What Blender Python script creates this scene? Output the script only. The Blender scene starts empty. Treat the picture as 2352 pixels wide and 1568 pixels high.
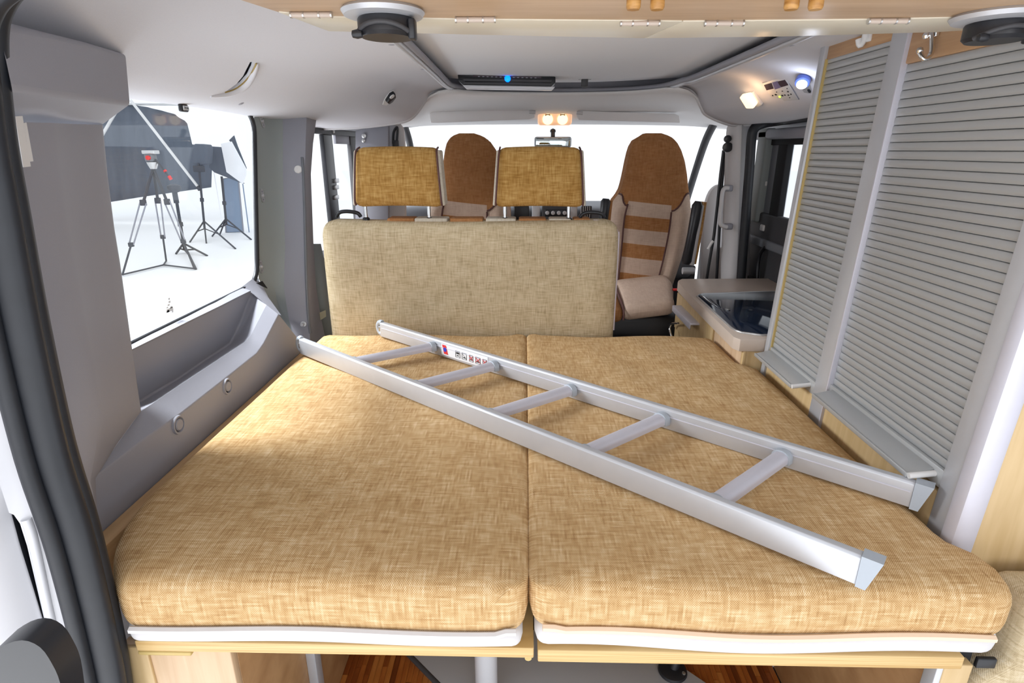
import bpy, bmesh, math, random
from mathutils import Vector, Matrix
from mathutils.bvhtree import BVHTree
random.seed(7)
V = Vector
scn = bpy.context.scene
COL = scn.collection

# ------------------------------------------------------------------ camera
FPX = 1300.0
PITCH = math.atan(439 / FPX)
YAW = math.atan(29 * math.cos(PITCH) / FPX)
CAM = V((0, 0, 1.40))
cam_data = bpy.data.cameras.new('camera')
cam_data.sensor_width = 36.0
cam_data.lens = 36.0 * FPX / 2352.0
cam_data.clip_start = 0.02
cam = bpy.data.objects.new('camera', cam_data)
cam.location = CAM
cam.rotation_euler = (math.pi / 2 - PITCH, 0, YAW)
COL.objects.link(cam)
scn.camera = cam

# ------------------------------------------------------------------ world and light
world = bpy.data.worlds.new('studio')
scn.world = world
world.use_nodes = True
bgn = world.node_tree.nodes['Background']
bgn.inputs[0].default_value = (0.93, 0.955, 1.0, 1)
bgn.inputs[1].default_value = 0.79

def area(name, loc, target, size, power, color=(1, 1, 1)):
    d = bpy.data.lights.new(name, 'AREA')
    d.shape = 'RECTANGLE'; d.size = size[0]; d.size_y = size[1]
    d.energy = power; d.color = color
    o = bpy.data.objects.new(name, d)
    o.location = loc
    o.rotation_euler = (V(target) - V(loc)).to_track_quat('-Z', 'Y').to_euler()
    COL.objects.link(o)
    return o
area('rear_doors_right_offscreen', (1.6, -5.2, 1.9), (0.0, 1.8, 1.2), (2.2, 2.2), 36, (0.95, 0.97, 1))
area('rear_doors_left_offscreen', (-1.8, -5.0, 1.3), (0.2, 1.8, 1.3), (2.0, 2.0), 28, (0.98, 0.98, 1))
area('window_left_high_offscreen', (-3.4, 1.5, 4.7), (-0.6, 1.4, 0.9), (0.9, 0.9), 420, (0.97, 0.98, 1))
area('fill_left_low_offscreen', (-5.2, 1.7, 2.9), (0.2, 1.5, 0.9), (2.2, 1.6), 260, (0.96, 0.97, 1))  # added unseen fill softbox, brightens the mattress top through the left window
scn.view_settings.view_transform = 'Standard'
scn.view_settings.look = 'None'
scn.view_settings.gamma = 1
scn.view_settings.use_curve_mapping = False
scn.view_settings.exposure = 0.7

# ------------------------------------------------------------------ pixel rays of the photograph
RT = V((math.cos(YAW), math.sin(YAW), 0))
FW = V((-math.sin(YAW) * math.cos(PITCH), math.cos(YAW) * math.cos(PITCH), -math.sin(PITCH)))
UP = RT.cross(FW)
def ray(x, y): return RT * ((x - 1176) / FPX) - UP * ((y - 784) / FPX) + FW
def on(ax, val, x, y):
    d = ray(x, y)
    return CAM + d * ((val - CAM[ax]) / d[ax])
def PX(val, x, y): return on(0, val, x, y)
def PY(val, x, y): return on(1, val, x, y)
def PZ(val, x, y): return on(2, val, x, y)

# ------------------------------------------------------------------ materials
def new_mat(name):
    m = bpy.data.materials.new(name)
    m.use_nodes = True
    return m, m.node_tree, m.node_tree.nodes['Principled BSDF']
def N(t, typ, **kw):
    n = t.nodes.new(typ)
    for k, v in kw.items(): setattr(n, k, v)
    return n
def plain(name, col, rough=0.5, metal=0.0, grain=0.0, gscale=200, bump=0.0, emit=None, estr=0.0, spec=None, aniso=None):
    m, t, b = new_mat(name)
    b.inputs['Base Color'].default_value = (*col, 1)
    b.inputs['Roughness'].default_value = rough
    b.inputs['Metallic'].default_value = metal
    if spec is not None: b.inputs['Specular IOR Level'].default_value = spec
    tc = N(t, 'ShaderNodeTexCoord')
    nz = N(t, 'ShaderNodeTexNoise'); nz.inputs['Scale'].default_value = gscale
    nz.inputs['Detail'].default_value = 3
    if aniso:
        mp = N(t, 'ShaderNodeMapping'); mp.inputs['Scale'].default_value = aniso
        t.links.new(tc.outputs['Object'], mp.inputs[0]); t.links.new(mp.outputs[0], nz.inputs['Vector'])
    else:
        t.links.new(tc.outputs['Object'], nz.inputs['Vector'])
    if grain:
        mx = N(t, 'ShaderNodeMix', data_type='RGBA')
        mx.inputs['A'].default_value = (*[c * (1 - grain) for c in col], 1)
        mx.inputs['B'].default_value = (*[min(1, c * (1 + grain)) for c in col], 1)
        t.links.new(nz.outputs['Fac'], mx.inputs['Factor'])
        t.links.new(mx.outputs['Result'], b.inputs['Base Color'])
    if bump:
        bp = N(t, 'ShaderNodeBump'); bp.inputs['Strength'].default_value = bump
        bp.inputs['Distance'].default_value = 0.001
        t.links.new(nz.outputs['Fac'], bp.inputs['Height'])
        t.links.new(bp.outputs[0], b.inputs['Normal'])
    if emit:
        b.inputs['Emission Color'].default_value = (*emit, 1)
        b.inputs['Emission Strength'].default_value = estr
    return m
def fabric(name, dark, mid, light, pitch=0.004, rough=0.9, weave=0.6, streak=1.0):
    """woven cloth: thread dots plus coloured warp and weft runs, on UVs in metres"""
    m, t, b = new_mat(name)
    b.inputs['Roughness'].default_value = rough
    b.inputs['Specular IOR Level'].default_value = 0.15
    uv = N(t, 'ShaderNodeUVMap')
    def noise(sx, sy, sc=1, det=2):
        mp = N(t, 'ShaderNodeMapping'); mp.inputs['Scale'].default_value = (sx, sy, 1)
        nz = N(t, 'ShaderNodeTexNoise'); nz.inputs['Scale'].default_value = sc; nz.inputs['Detail'].default_value = det
        t.links.new(uv.outputs[0], mp.inputs[0]); t.links.new(mp.outputs[0], nz.inputs['Vector'])
        return nz.outputs['Fac']
    def mth(op, a, bb, c=None):
        n = N(t, 'ShaderNodeMath', operation=op)
        for i, s in enumerate((a, bb, c)):
            if s is None: continue
            if isinstance(s, (int, float)): n.inputs[i].default_value = s
            else: t.links.new(s, n.inputs[i])
        return n.outputs[0]
    sx = N(t, 'ShaderNodeSeparateXYZ'); t.links.new(uv.outputs[0], sx.inputs[0])
    def threads(a, b):
        # one colour per thread, changing slowly along it
        cm = N(t, 'ShaderNodeCombineXYZ')
        t.links.new(mth('MULTIPLY', mth('FLOOR', mth('DIVIDE', a, pitch), 0), 3.37), cm.inputs[0])
        t.links.new(mth('MULTIPLY', b, 22), cm.inputs[1])
        nz = N(t, 'ShaderNodeTexNoise'); nz.inputs['Scale'].default_value = 1; nz.inputs['Detail'].default_value = 1
        t.links.new(cm.outputs[0], nz.inputs['Vector']); return nz.outputs['Fac']
    warp = threads(sx.outputs[0], sx.outputs[1])
    weft = threads(sx.outputs[1], sx.outputs[0])
    blot = noise(18, 18, 1, 4)
    k = 2 * math.pi / pitch
    su = mth('SINE', mth('MULTIPLY', sx.outputs[0], k), 0)
    sv = mth('SINE', mth('MULTIPLY', sx.outputs[1], k), 0)
    dots = mth('MULTIPLY', su, sv)
    s = mth('ADD', mth('MULTIPLY', warp, 0.46 * streak), mth('MULTIPLY', weft, 0.46 * streak))
    s = mth('ADD', s, mth('MULTIPLY', blot, 0.22))
    s = mth('ADD', s, mth('MULTIPLY', dots, 0.15 * weave))
    s = mth('SUBTRACT', s, 0.46 * streak + 0.11 - 0.5)
    cr = N(t, 'ShaderNodeValToRGB')
    e = cr.color_ramp.elements
    e[0].position = 0.24; e[0].color = (*dark, 1)
    e[1].position = 0.78; e[1].color = (*light, 1)
    el = cr.color_ramp.elements.new(0.5); el.color = (*mid, 1)
    t.links.new(s, cr.inputs[0]); t.links.new(cr.outputs[0], b.inputs['Base Color'])
    bp = N(t, 'ShaderNodeBump'); bp.inputs['Strength'].default_value = 0.35; bp.inputs['Distance'].default_value = 0.0012
    t.links.new(dots, bp.inputs['Height']); t.links.new(bp.outputs[0], b.inputs['Normal'])
    return m
def wood(name, a, bcol, scale=(1, 1, 1), rough=0.45, nscale=6):
    m, t, b = new_mat(name)
    b.inputs['Roughness'].default_value = rough
    tc = N(t, 'ShaderNodeTexCoord'); mp = N(t, 'ShaderNodeMapping'); mp.inputs['Scale'].default_value = scale
    nz = N(t, 'ShaderNodeTexNoise'); nz.inputs['Scale'].default_value = nscale; nz.inputs['Detail'].default_value = 6
    nz.inputs['Distortion'].default_value = 0.4
    cr = N(t, 'ShaderNodeValToRGB')
    cr.color_ramp.elements[0].position = 0.32; cr.color_ramp.elements[0].color = (*a, 1)
    cr.color_ramp.elements[1].position = 0.68; cr.color_ramp.elements[1].color = (*bcol, 1)
    t.links.new(tc.outputs['Object'], mp.inputs[0]); t.links.new(mp.outputs[0], nz.inputs['Vector'])
    t.links.new(nz.outputs['Fac'], cr.inputs[0]); t.links.new(cr.outputs[0], b.inputs['Base Color'])
    return m
def glass_mat(name, tint=(0.985, 0.99, 0.995), refl=0.03):
    m = bpy.data.materials.new(name); m.use_nodes = True
    t = m.node_tree; t.nodes.clear()
    o = N(t, 'ShaderNodeOutputMaterial'); mx = N(t, 'ShaderNodeMixShader')
    tr = N(t, 'ShaderNodeBsdfTransparent'); tr.inputs[0].default_value = (*tint, 1)
    gl = N(t, 'ShaderNodeBsdfGlossy'); gl.inputs['Roughness'].default_value = 0.02
    mx.inputs[0].default_value = refl
    t.links.new(tr.outputs[0], mx.inputs[1]); t.links.new(gl.outputs[0], mx.inputs[2]); t.links.new(mx.outputs[0], o.inputs[0])
    return m

M = dict(
    head=plain('headliner_cloth', (0.63, 0.63, 0.665), 0.95, grain=0.05, gscale=400, bump=0.15, spec=0.1),
    canopy=plain('canopy_cloth', (0.78, 0.80, 0.84), 0.9, grain=0.03, gscale=300, spec=0.1),
    cabhead=plain('cab_headliner', (0.78, 0.77, 0.77), 0.9, grain=0.03, gscale=400, spec=0.1),
    trim=plain('grey_trim', (0.29, 0.292, 0.33), 0.6, grain=0.05, gscale=600, bump=0.15),
    trimgreen=plain('grey_green_trim', (0.28, 0.31, 0.305), 0.6, grain=0.04, gscale=600, bump=0.1),
    trimlight=plain('light_trim', (0.58, 0.57, 0.58), 0.5, grain=0.03),
    trimdark=plain('dark_trim', (0.05, 0.05, 0.055), 0.6, grain=0.1),
    seal=plain('rubber_seal', (0.013, 0.015, 0.020), 0.5, grain=0.25, gscale=40, bump=0.2),
    black=plain('black_plastic', (0.014, 0.015, 0.019), 0.4, grain=0.1),
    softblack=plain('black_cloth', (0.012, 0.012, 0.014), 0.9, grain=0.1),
    white=plain('white_paint', (0.66, 0.66, 0.69), 0.3, grain=0.01),
    whiteplas=plain('white_plastic', (0.72, 0.71, 0.70), 0.4, grain=0.01),
    whitecloth=plain('white_lining', (0.62, 0.60, 0.60), 0.8, grain=0.04, gscale=60),
    cream=plain('cream_laminate', (0.66, 0.60, 0.48), 0.35, grain=0.05, gscale=12, aniso=(0.4, 20, 20)),
    alu=plain('satin_aluminium', (0.56, 0.57, 0.60), 0.45, 0.4, grain=0.04, gscale=30),
    alulight=plain('ribbed_aluminium', (0.64, 0.63, 0.70), 0.5, 0.3, grain=0.03, gscale=60),
    slat=plain('shutter_silver', (0.46, 0.47, 0.475), 0.40, 0.4, grain=0.03, gscale=20, aniso=(1, 0.4, 8)),
    cap=plain('grey_plastic_cap', (0.40, 0.44, 0.49), 0.5, grain=0.03),
    chrome=plain('chrome', (0.8, 0.8, 0.8), 0.1, 1.0),
    steel=plain('zinc_steel', (0.6, 0.6, 0.6), 0.35, 0.9, grain=0.08, gscale=300),
    wood=wood('beech_laminate', (0.52, 0.36, 0.17), (0.62, 0.45, 0.24), (8, 8, 0.7)),
    woodh=wood('beech_laminate_horizontal', (0.50, 0.31, 0.15), (0.60, 0.40, 0.21), (9, 0.7, 12)),
    woodx=wood('oak_laminate', (0.50, 0.33, 0.19), (0.60, 0.42, 0.27), (0.7, 9, 9)),
    woodhdr=wood('brown_header_laminate', (0.38, 0.21, 0.10), (0.50, 0.30, 0.155), (3, 0.7, 14)),
    woodv=wood('pale_oak_front', (0.55, 0.37, 0.22), (0.66, 0.48, 0.31), (9, 9, 0.6)),
    woodin=wood('brown_board', (0.33, 0.17, 0.07), (0.45, 0.26, 0.12), (4, 2, 3)),
    ply=wood('plywood_edge', (0.50, 0.30, 0.10), (0.72, 0.52, 0.25), (0.6, 2, 90), 0.5, 5),
    worktop=plain('worktop_laminate', (0.56, 0.47, 0.40), 0.35, grain=0.04, gscale=20),
    amber=wood('amber_dowel', (0.34, 0.15, 0.03), (0.55, 0.30, 0.09), (6, 6, 30), 0.35),
    tan=fabric('tan_weave', (0.34, 0.185, 0.075), (0.57, 0.36, 0.16), (0.80, 0.63, 0.41), 0.0036, weave=1.25, streak=0.95),
    head_tan=fabric('golden_weave', (0.22, 0.10, 0.02), (0.45, 0.24, 0.06), (0.70, 0.49, 0.21), 0.0038, weave=1.5, streak=0.9),
    beige=fabric('beige_weave', (0.31, 0.23, 0.125), (0.56, 0.45, 0.285), (0.72, 0.62, 0.46), 0.0031, weave=0.7, streak=0.95),
    beigelight=fabric('pale_beige_weave', (0.50, 0.43, 0.35), (0.62, 0.56, 0.46), (0.72, 0.66, 0.58), 0.004, weave=0.5),
    seatbrown=fabric('brown_velour', (0.30, 0.125, 0.045), (0.40, 0.185, 0.072), (0.48, 0.25, 0.11), 0.005, weave=0.2, streak=1.2),
    seatbeige=fabric('beige_velour', (0.52, 0.38, 0.29), (0.62, 0.47, 0.37), (0.69, 0.55, 0.44), 0.005, weave=0.2),
    piping=plain('brown_piping', (0.10, 0.04, 0.035), 0.7),
    piplight=plain('lilac_piping', (0.62, 0.55, 0.60), 0.7),
    glass=glass_mat('clear_glass'),
    glassblue=glass_mat('blue_tinted_glass', (0.955, 0.975, 0.985), 0.05),
    hob=plain('dark_glass', (0.012, 0.02, 0.04), 0.06, spec=0.4),
    mirror=plain('mirror_glass', (0.75, 0.85, 0.88), 0.02, 1.0),
    warm=plain('warm_lit_lens', (1, 0.8, 0.55), 0.4, emit=(1, 0.70, 0.40), estr=1.1),
    warmdim=plain('warm_lit_diffuser', (0.9, 0.6, 0.4), 0.4, emit=(1, 0.55, 0.3), estr=0.35),
    cool=plain('cool_lit_lens', (1, 1, 1), 0.4, emit=(0.85, 0.9, 1), estr=6),
    blueled=plain('blue_led', (0.0, 0.1, 1), 0.4, emit=(0.0, 0.12, 1), estr=2.5),
    greenled=plain('green_led', (0.5, 0.9, 0.1), 0.4, emit=(0.45, 0.9, 0.05), estr=1.2),
    bluehouse=plain('blue_lamp_housing', (0.10, 0.16, 0.55), 0.3),
    display=plain('dark_display', (0.06, 0.04, 0.055), 0.25),
    displayblue=plain('lilac_display', (0.20, 0.18, 0.34), 0.25),
    paper=plain('white_paper', (0.78, 0.78, 0.80), 0.6),
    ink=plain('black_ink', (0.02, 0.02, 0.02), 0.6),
    greyink=plain('grey_etching', (0.75, 0.77, 0.78), 0.6),
    red=plain('red_ink', (0.70, 0.03, 0.03), 0.5),
    blue=plain('blue_ink', (0.02, 0.05, 0.50), 0.5),
    greyboard=plain('grey_table_board', (0.42, 0.43, 0.46), 0.5, grain=0.02),
    tape=plain('cream_tape', (0.55, 0.50, 0.34), 0.6),
    void=plain('dark_cavity', (0.006, 0.006, 0.006), 0.9),
    ochre=plain('ochre_edge', (0.30, 0.21, 0.06), 0.8),
    gold=plain('gold_edging', (0.52, 0.38, 0.14), 0.5, 0.1),
    studiofloor=plain('white_studio_floor', (0.95, 0.95, 0.95), 0.7, grain=0.01),
    hazeddrape=plain('hazed_black_drape', (0.11, 0.13, 0.165), 0.9, grain=0.15, gscale=3, aniso=(3, 3, 0.4)),  # black cloth lightened to blue-grey, window haze painted into the colour
    softwhite=plain('diffuser_cloth', (0.88, 0.88, 0.90), 0.8),
    hazedblack=plain('hazed_black_metal', (0.055, 0.062, 0.078), 0.6),  # black stands lifted towards grey, haze of the glass painted in
    reflector=plain('grey_reflector', (0.24, 0.31, 0.42), 0.6),
    dash=plain('grey_dashboard', (0.16, 0.17, 0.19), 0.6),
)
PL = [wood('teak_strip_%d' % i, a, b, (30, 2.0, 30), 0.35) for i, (a, b) in enumerate([
    ((0.20, 0.045, 0.008), (0.32, 0.085, 0.016)), ((0.32, 0.085, 0.015), (0.46, 0.15, 0.030)),
    ((0.42, 0.14, 0.026), (0.55, 0.21, 0.05)), ((0.13, 0.03, 0.006), (0.22, 0.055, 0.012))])]

# ------------------------------------------------------------------ mesh helpers
def link(name, me, mat, parent=None):
    if mat is not None and not me.materials: me.materials.append(M[mat] if isinstance(mat, str) else mat)
    o = bpy.data.objects.new(name, me)
    COL.objects.link(o)
    if parent is not None:
        o.parent = parent
        o.matrix_parent_inverse = world_of(parent).inverted()
    return o
def world_of(o):
    m = o.matrix_basis.copy()
    if o.parent: m = world_of(o.parent) @ o.matrix_parent_inverse @ m
    return m
def box_uv(me):
    uv = me.uv_layers.new(name='UVMap')
    for p in me.polygons:
        n = p.normal; a = max(range(3), key=lambda i: abs(n[i]))
        i, j = ((1, 2), (0, 2), (0, 1))[a]
        for li in p.loop_indices:
            c = me.vertices[me.loops[li].vertex_index].co
            uv.data[li].uv = (c[i], c[j])
def mk(name, verts, faces, mat, parent=None, smooth=True, uv=False, angle=None):
    me = bpy.data.meshes.new(name)
    me.from_pydata([tuple(v) for v in verts], [], faces)
    bm = bmesh.new(); bm.from_mesh(me)
    bmesh.ops.recalc_face_normals(bm, faces=bm.faces)
    bm.to_mesh(me); bm.free()
    if smooth:
        me.polygons.foreach_set('use_smooth', [True] * len(me.polygons))
        me.set_sharp_from_angle(angle=math.radians(angle or 40))
    if uv: box_uv(me)
    return link(name, me, mat, parent)
def box(name, lo, hi, mat, parent=None, bev=0.002, rot=None, uv=False, seg=2):
    lo, hi = V(lo), V(hi)
    bm = bmesh.new(); bmesh.ops.create_cube(bm, size=1)
    c = (lo + hi) / 2; s = hi - lo
    for v in bm.verts: v.co = V((v.co.x * s.x, v.co.y * s.y, v.co.z * s.z))
    if bev: bmesh.ops.bevel(bm, geom=list(bm.edges), offset=min(bev, min(abs(x) for x in s) * 0.45), segments=seg, affect='EDGES', profile=0.5)
    R = rot.to_3x3() if rot is not None else Matrix.Identity(3)
    for v in bm.verts: v.co = R @ v.co + c
    me = bpy.data.meshes.new(name); bm.to_mesh(me); bm.free()
    me.polygons.foreach_set('use_smooth', [True] * len(me.polygons)); me.set_sharp_from_angle(angle=math.radians(50))
    if uv: box_uv(me)
    return link(name, me, mat, parent)
def prism(name, pts, ext, mat, parent=None, bev=0.0, uv=False):
    """polygon (world points) pushed along ext"""
    n = len(pts); ext = V(ext)
    vs = [V(p) for p in pts] + [V(p) + ext for p in pts]
    fs = [tuple(range(n)), tuple(range(2 * n - 1, n - 1, -1))] + [(i, (i + 1) % n, n + (i + 1) % n, n + i) for i in range(n)]
    me = bpy.data.meshes.new(name); me.from_pydata([tuple(v) for v in vs], [], fs)
    bm = bmesh.new(); bm.from_mesh(me); bmesh.ops.recalc_face_normals(bm, faces=bm.faces)
    if bev: bmesh.ops.bevel(bm, geom=list(bm.edges), offset=bev, segments=2, affect='EDGES', profile=0.5)
    bm.to_mesh(me); bm.free()
    me.polygons.foreach_set('use_smooth', [True] * len(me.polygons)); me.set_sharp_from_angle(angle=math.radians(35))
    if uv: box_uv(me)
    return link(name, me, mat, parent)
def tube(name, pts, r, mat, parent=None, n=10, closed=False, flat=None, up=None):
    pts = [V(p) for p in pts]; k = len(pts)
    rs = r if isinstance(r, (list, tuple)) else [r] * k
    vs, fs = [], []
    prev = None
    for i, p in enumerate(pts):
        if closed: tg = (pts[(i + 1) % k] - pts[i - 1]).normalized()
        else: tg = (pts[min(i + 1, k - 1)] - pts[max(i - 1, 0)]).normalized()
        if prev is None:
            a = V(up) if up is not None else (V((0, 0, 1)) if abs(tg.z) < 0.9 else V((1, 0, 0)))
            nr = (a - tg * a.dot(tg)).normalized()
        else:
            nr = (prev - tg * prev.dot(tg)).normalized()
        prev = nr; bn = tg.cross(nr)
        for j in range(n):
            an = 2 * math.pi * j / n
            vs.append(p + nr * (math.cos(an) * rs[i]) + bn * (math.sin(an) * rs[i] * (flat or 1)))
    rng = k if closed else k - 1
    for i in range(rng):
        for j in range(n):
            a = i * n + j; b = i * n + (j + 1) % n; i2 = (i + 1) % k
            fs.append((a, b, i2 * n + (j + 1) % n, i2 * n + j))
    if not closed:
        fs.append(tuple(range(n))); fs.append(tuple((k - 1) * n + j for j in range(n)))
    return mk(name, vs, fs, mat, parent, angle=50)
def rod(name, a, b, r, mat, parent=None, n=14): return tube(name, [a, b], r, mat, parent, n)
def lathe(name, prof, org, axis, mat, parent=None, n=28):
    """prof: (radius, distance along axis)"""
    axis = V(axis).normalized(); a = axis.orthogonal().normalized(); b = axis.cross(a); org = V(org)
    vs, fs = [], []
    for r, h in prof:
        for j in range(n):
            t = 2 * math.pi * j / n
            vs.append(org + axis * h + (a * math.cos(t) + b * math.sin(t)) * max(r, 1e-5))
    for i in range(len(prof) - 1):
        for j in range(n):
            fs.append((i * n + j, i * n + (j + 1) % n, (i + 1) * n + (j + 1) % n, (i + 1) * n + j))
    fs.append(tuple(range(n))); fs.append(tuple((len(prof) - 1) * n + j for j in range(n)))
    return mk(name, vs, fs, mat, parent, angle=35)
def grid(name, rows, mat, parent=None, thick=0.0, smooth=True, uv=False, angle=60, sub=0):
    nr, nc = len(rows), len(rows[0])
    vs = [V(p) for r in rows for p in r]
    fs = [(i * nc + j, i * nc + j + 1, (i + 1) * nc + j + 1, (i + 1) * nc + j) for i in range(nr - 1) for j in range(nc - 1)]
    o = mk(name, vs, fs, mat, parent, smooth, uv, angle)
    if sub:
        s = o.modifiers.new('sub', 'SUBSURF'); s.levels = sub; s.render_levels = sub
    if thick:
        s = o.modifiers.new('solid', 'SOLIDIFY'); s.thickness = thick; s.offset = 0
    return o
def catmull(pts, per=6):
    pts = [V(p) for p in pts]; out = []
    for i in range(len(pts) - 1):
        p0 = pts[max(i - 1, 0)]; p1 = pts[i]; p2 = pts[i + 1]; p3 = pts[min(i + 2, len(pts) - 1)]
        for s in range(per):
            t = s / per
            out.append(0.5 * ((2 * p1) + (p2 - p0) * t + (2 * p0 - 5 * p1 + 4 * p2 - p3) * t * t + (3 * p1 - p0 - 3 * p2 + p3) * t ** 3))
    out.append(pts[-1]); return out
def rbox(name, lo, hi, r, mat, parent=None, cells=(6, 6, 3), warp=None, uv=True, keep=None):
    """box with rounded edges, on a lattice, optionally warped"""
    lo, hi = V(lo), V(hi); c = (lo + hi) / 2; h = (hi - lo) / 2
    r = min(r, h.x, h.y, h.z)
    ax = []
    for i in range(3):
        hh = h[i]; a = [-hh, -hh + .15 * r, -hh + .45 * r, -hh + r]
        mid = [(-hh + r) + (2 * hh - 2 * r) * k / cells[i] for k in range(1, cells[i])] if hh - r > 1e-6 else []
        b = [-x for x in reversed(a)]
        seq = a + mid + b; out = []
        for x in seq:
            if not out or x - out[-1] > 1e-7: out.append(x)
        ax.append(out)
    nx, ny, nz = [len(a) - 1 for a in ax]
    idx, vs, fs = {}, [], []
    def vid(i, j, k):
        if (i, j, k) not in idx:
            p = V((ax[0][i], ax[1][j], ax[2][k]))
            q = V([max(-h[a] + r, min(h[a] - r, p[a])) for a in range(3)])
            d = p - q
            if d.length > 1e-9: p = q + d.normalized() * r
            p = p + c
            if warp: p = warp(p)
            idx[(i, j, k)] = len(vs); vs.append(p)
        return idx[(i, j, k)]
    for k in (0, nz):
        for i in range(nx):
            for j in range(ny): fs.append((vid(i, j, k), vid(i + 1, j, k), vid(i + 1, j + 1, k), vid(i, j + 1, k)))
    for j in (0, ny):
        for i in range(nx):
            for k in range(nz): fs.append((vid(i, j, k), vid(i + 1, j, k), vid(i + 1, j, k + 1), vid(i, j, k + 1)))
    for i in (0, nx):
        for j in range(ny):
            for k in range(nz): fs.append((vid(i, j, k), vid(i, j + 1, k), vid(i, j + 1, k + 1), vid(i, j, k + 1)))
    return mk(name, vs, fs, mat, parent, True, uv, 75)
def empty(name, loc=(0, 0, 0)):
    o = bpy.data.objects.new(name, None); o.location = loc; o.empty_display_size = 0.05
    COL.objects.link(o); return o
def tag(o, label, cat, group=None):
    o['label'] = label; o['category'] = cat
    if group: o['group'] = group
    return o
def struct(name, loc=(0, 0, 0)):
    o = empty(name, loc); o['kind'] = 'structure'; return o
def thing(name, loc, label, cat, group=None): return tag(empty(name, loc), label, cat, group)
def hit(objs, x, y):
    best = None
    for o in (objs if isinstance(objs, list) else [objs]):
        me = o.data
        bv = BVHTree.FromPolygons([v.co for v in me.vertices], [p.vertices for p in me.polygons])
        q = bv.ray_cast(CAM, ray(x, y).normalized())
        if q[0] is not None and (best is None or q[3] < best[2]): best = (q[0], q[1], q[3])
    if best is None: return None, None
    p, n = best[0], best[1]
    if n.dot(CAM - p) < 0: n = -n
    return p, n
def interp(tab, x):
    if x <= tab[0][0]: return tab[0][1]
    for (a, b), (c, d) in zip(tab, tab[1:]):
        if x <= c: return b + (d - b) * (x - a) / (c - a)
    return tab[-1][1]

# ================================================================== THE SETTING
def pxrow(lst): return [PX(X, x, y) for (x, y, X) in lst]
def bevel(o, w=0.008, seg=3, ang=25):
    b = o.modifiers.new('bev', 'BEVEL'); b.width = w; b.segments = seg; b.limit_method = 'ANGLE'; b.angle_limit = math.radians(ang)
    b.harden_normals = False
    return o
def blend(a, b, t): return [(p[0] + (q[0] - p[0]) * t, p[1] + (q[1] - p[1]) * t) for p, q in zip(a, b)]
def smooth01(t): t = max(0, min(1, t)); return t * t * (3 - 2 * t)

# ---- studio ground outside
ground = box('studio_ground', (-40, -12, -0.66), (40, 60, -0.60), 'studiofloor', None, 0)
ground['kind'] = 'structure'

# ---- ceiling
ceiling = struct('ceiling', (0.17, 1.7, 1.67))
SL0 = [(-.325, 1.672), (-.42, 1.670), (-.55, 1.660), (-.68, 1.632), (-.77, 1.592), (-.84, 1.551), (-.89, 1.528), (-.95, 1.520)]
SL1 = [(-.352, 1.677), (-.40, 1.668), (-.447, 1.649), (-.49, 1.593), (-.544, 1.542), (-.628, 1.523), (-.795, 1.506), (-.99, 1.500)]
SR0 = [(.690, 1.672), (.76, 1.668), (.86, 1.655), (.97, 1.620), (1.05, 1.58), (1.10, 1.555), (1.15, 1.540), (1.20, 1.535)]
SR1 = [(.684, 1.674), (.73, 1.662), (.764, 1.638), (.795, 1.585), (.825, 1.552), (.935, 1.513), (1.05, 1.515), (1.20, 1.52)]
def liner(name, S0, S1, y0, y1, y2, n=26):
    rows = []
    for i in range(n + 1):
        y = y0 + (y2 - y0) * i / n
        s = blend(S0, S1, smooth01((y - y1) / (y2 - y1)))
        rows.append(catmull([V((x, y, z)) for x, z in s], 3))
    return grid(name, rows, 'head', ceiling, 0.006)
lin_l = liner('headliner_side', SL0, SL1, .52, 1.75, 2.85)
lin_r = liner('headliner_side', SR0, SR1, .52, 1.75, 2.76)
# lip at the front end of each side panel
tube('headliner_lip', catmull([V((x, 2.855, z)) for x, z in SL1], 4), 0.011, 'trimlight', ceiling, 8)
tube('headliner_lip', catmull([V((x, 2.765, z)) for x, z in SR1], 4), 0.011, 'trimlight', ceiling, 8)
# roof opening rails
front_curve = [PZ(1.668, x, y) for x, y in [(1030, 200), (1050, 205), (1080, 209), (1180, 212), (1300, 212), (1420, 210), (1500, 205), (1545, 198), (1572, 190)]]
rail_path = catmull([V((-.325, .52, 1.668)), V((-.33, 1.2, 1.668)), V((-.34, 2.2, 1.668)), V((-.347, 2.6, 1.668))] + front_curve + [V((.686, 2.5, 1.668)), V((.69, 2.0, 1.668)), V((.69, 1.2, 1.668)), V((.69, .52, 1.668))], 5)
tube('opening_rail', rail_path, 0.010, 'alu', ceiling, 8)
inner = [V((0.17 + (p.x - 0.17) * 0.965, p.y - 0.02, 1.676)) for p in rail_path]
tube('opening_rail_inner', inner, 0.010, 'trim', ceiling, 8)
# canopy of the lifting roof, seen through the opening
rows = []
for i in range(19):
    y = .52 + (2.74 - .52) * i / 18
    r = []
    for j in range(15):
        u = j / 14
        x = -.40 + 1.14 * u
        z = 1.712 - 0.012 * math.sin(u * math.pi) * smooth01((y - 1.2) / 1.4)
        r.append(V((x, y + 0.10 * math.sin(u * math.pi) * (i / 18), z)))
    rows.append(r)
canopy = grid('roof_canopy', rows, 'canopy', ceiling, 0.012)
box('roof_front_wall', (-.5, 3.04, 1.66), (.85, 3.06, 1.79), 'trim', ceiling, 0)
box('roof_skin', (-1.15, .42, 1.80), (1.35, 3.75, 1.82), 'white', ceiling, 0)
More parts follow.
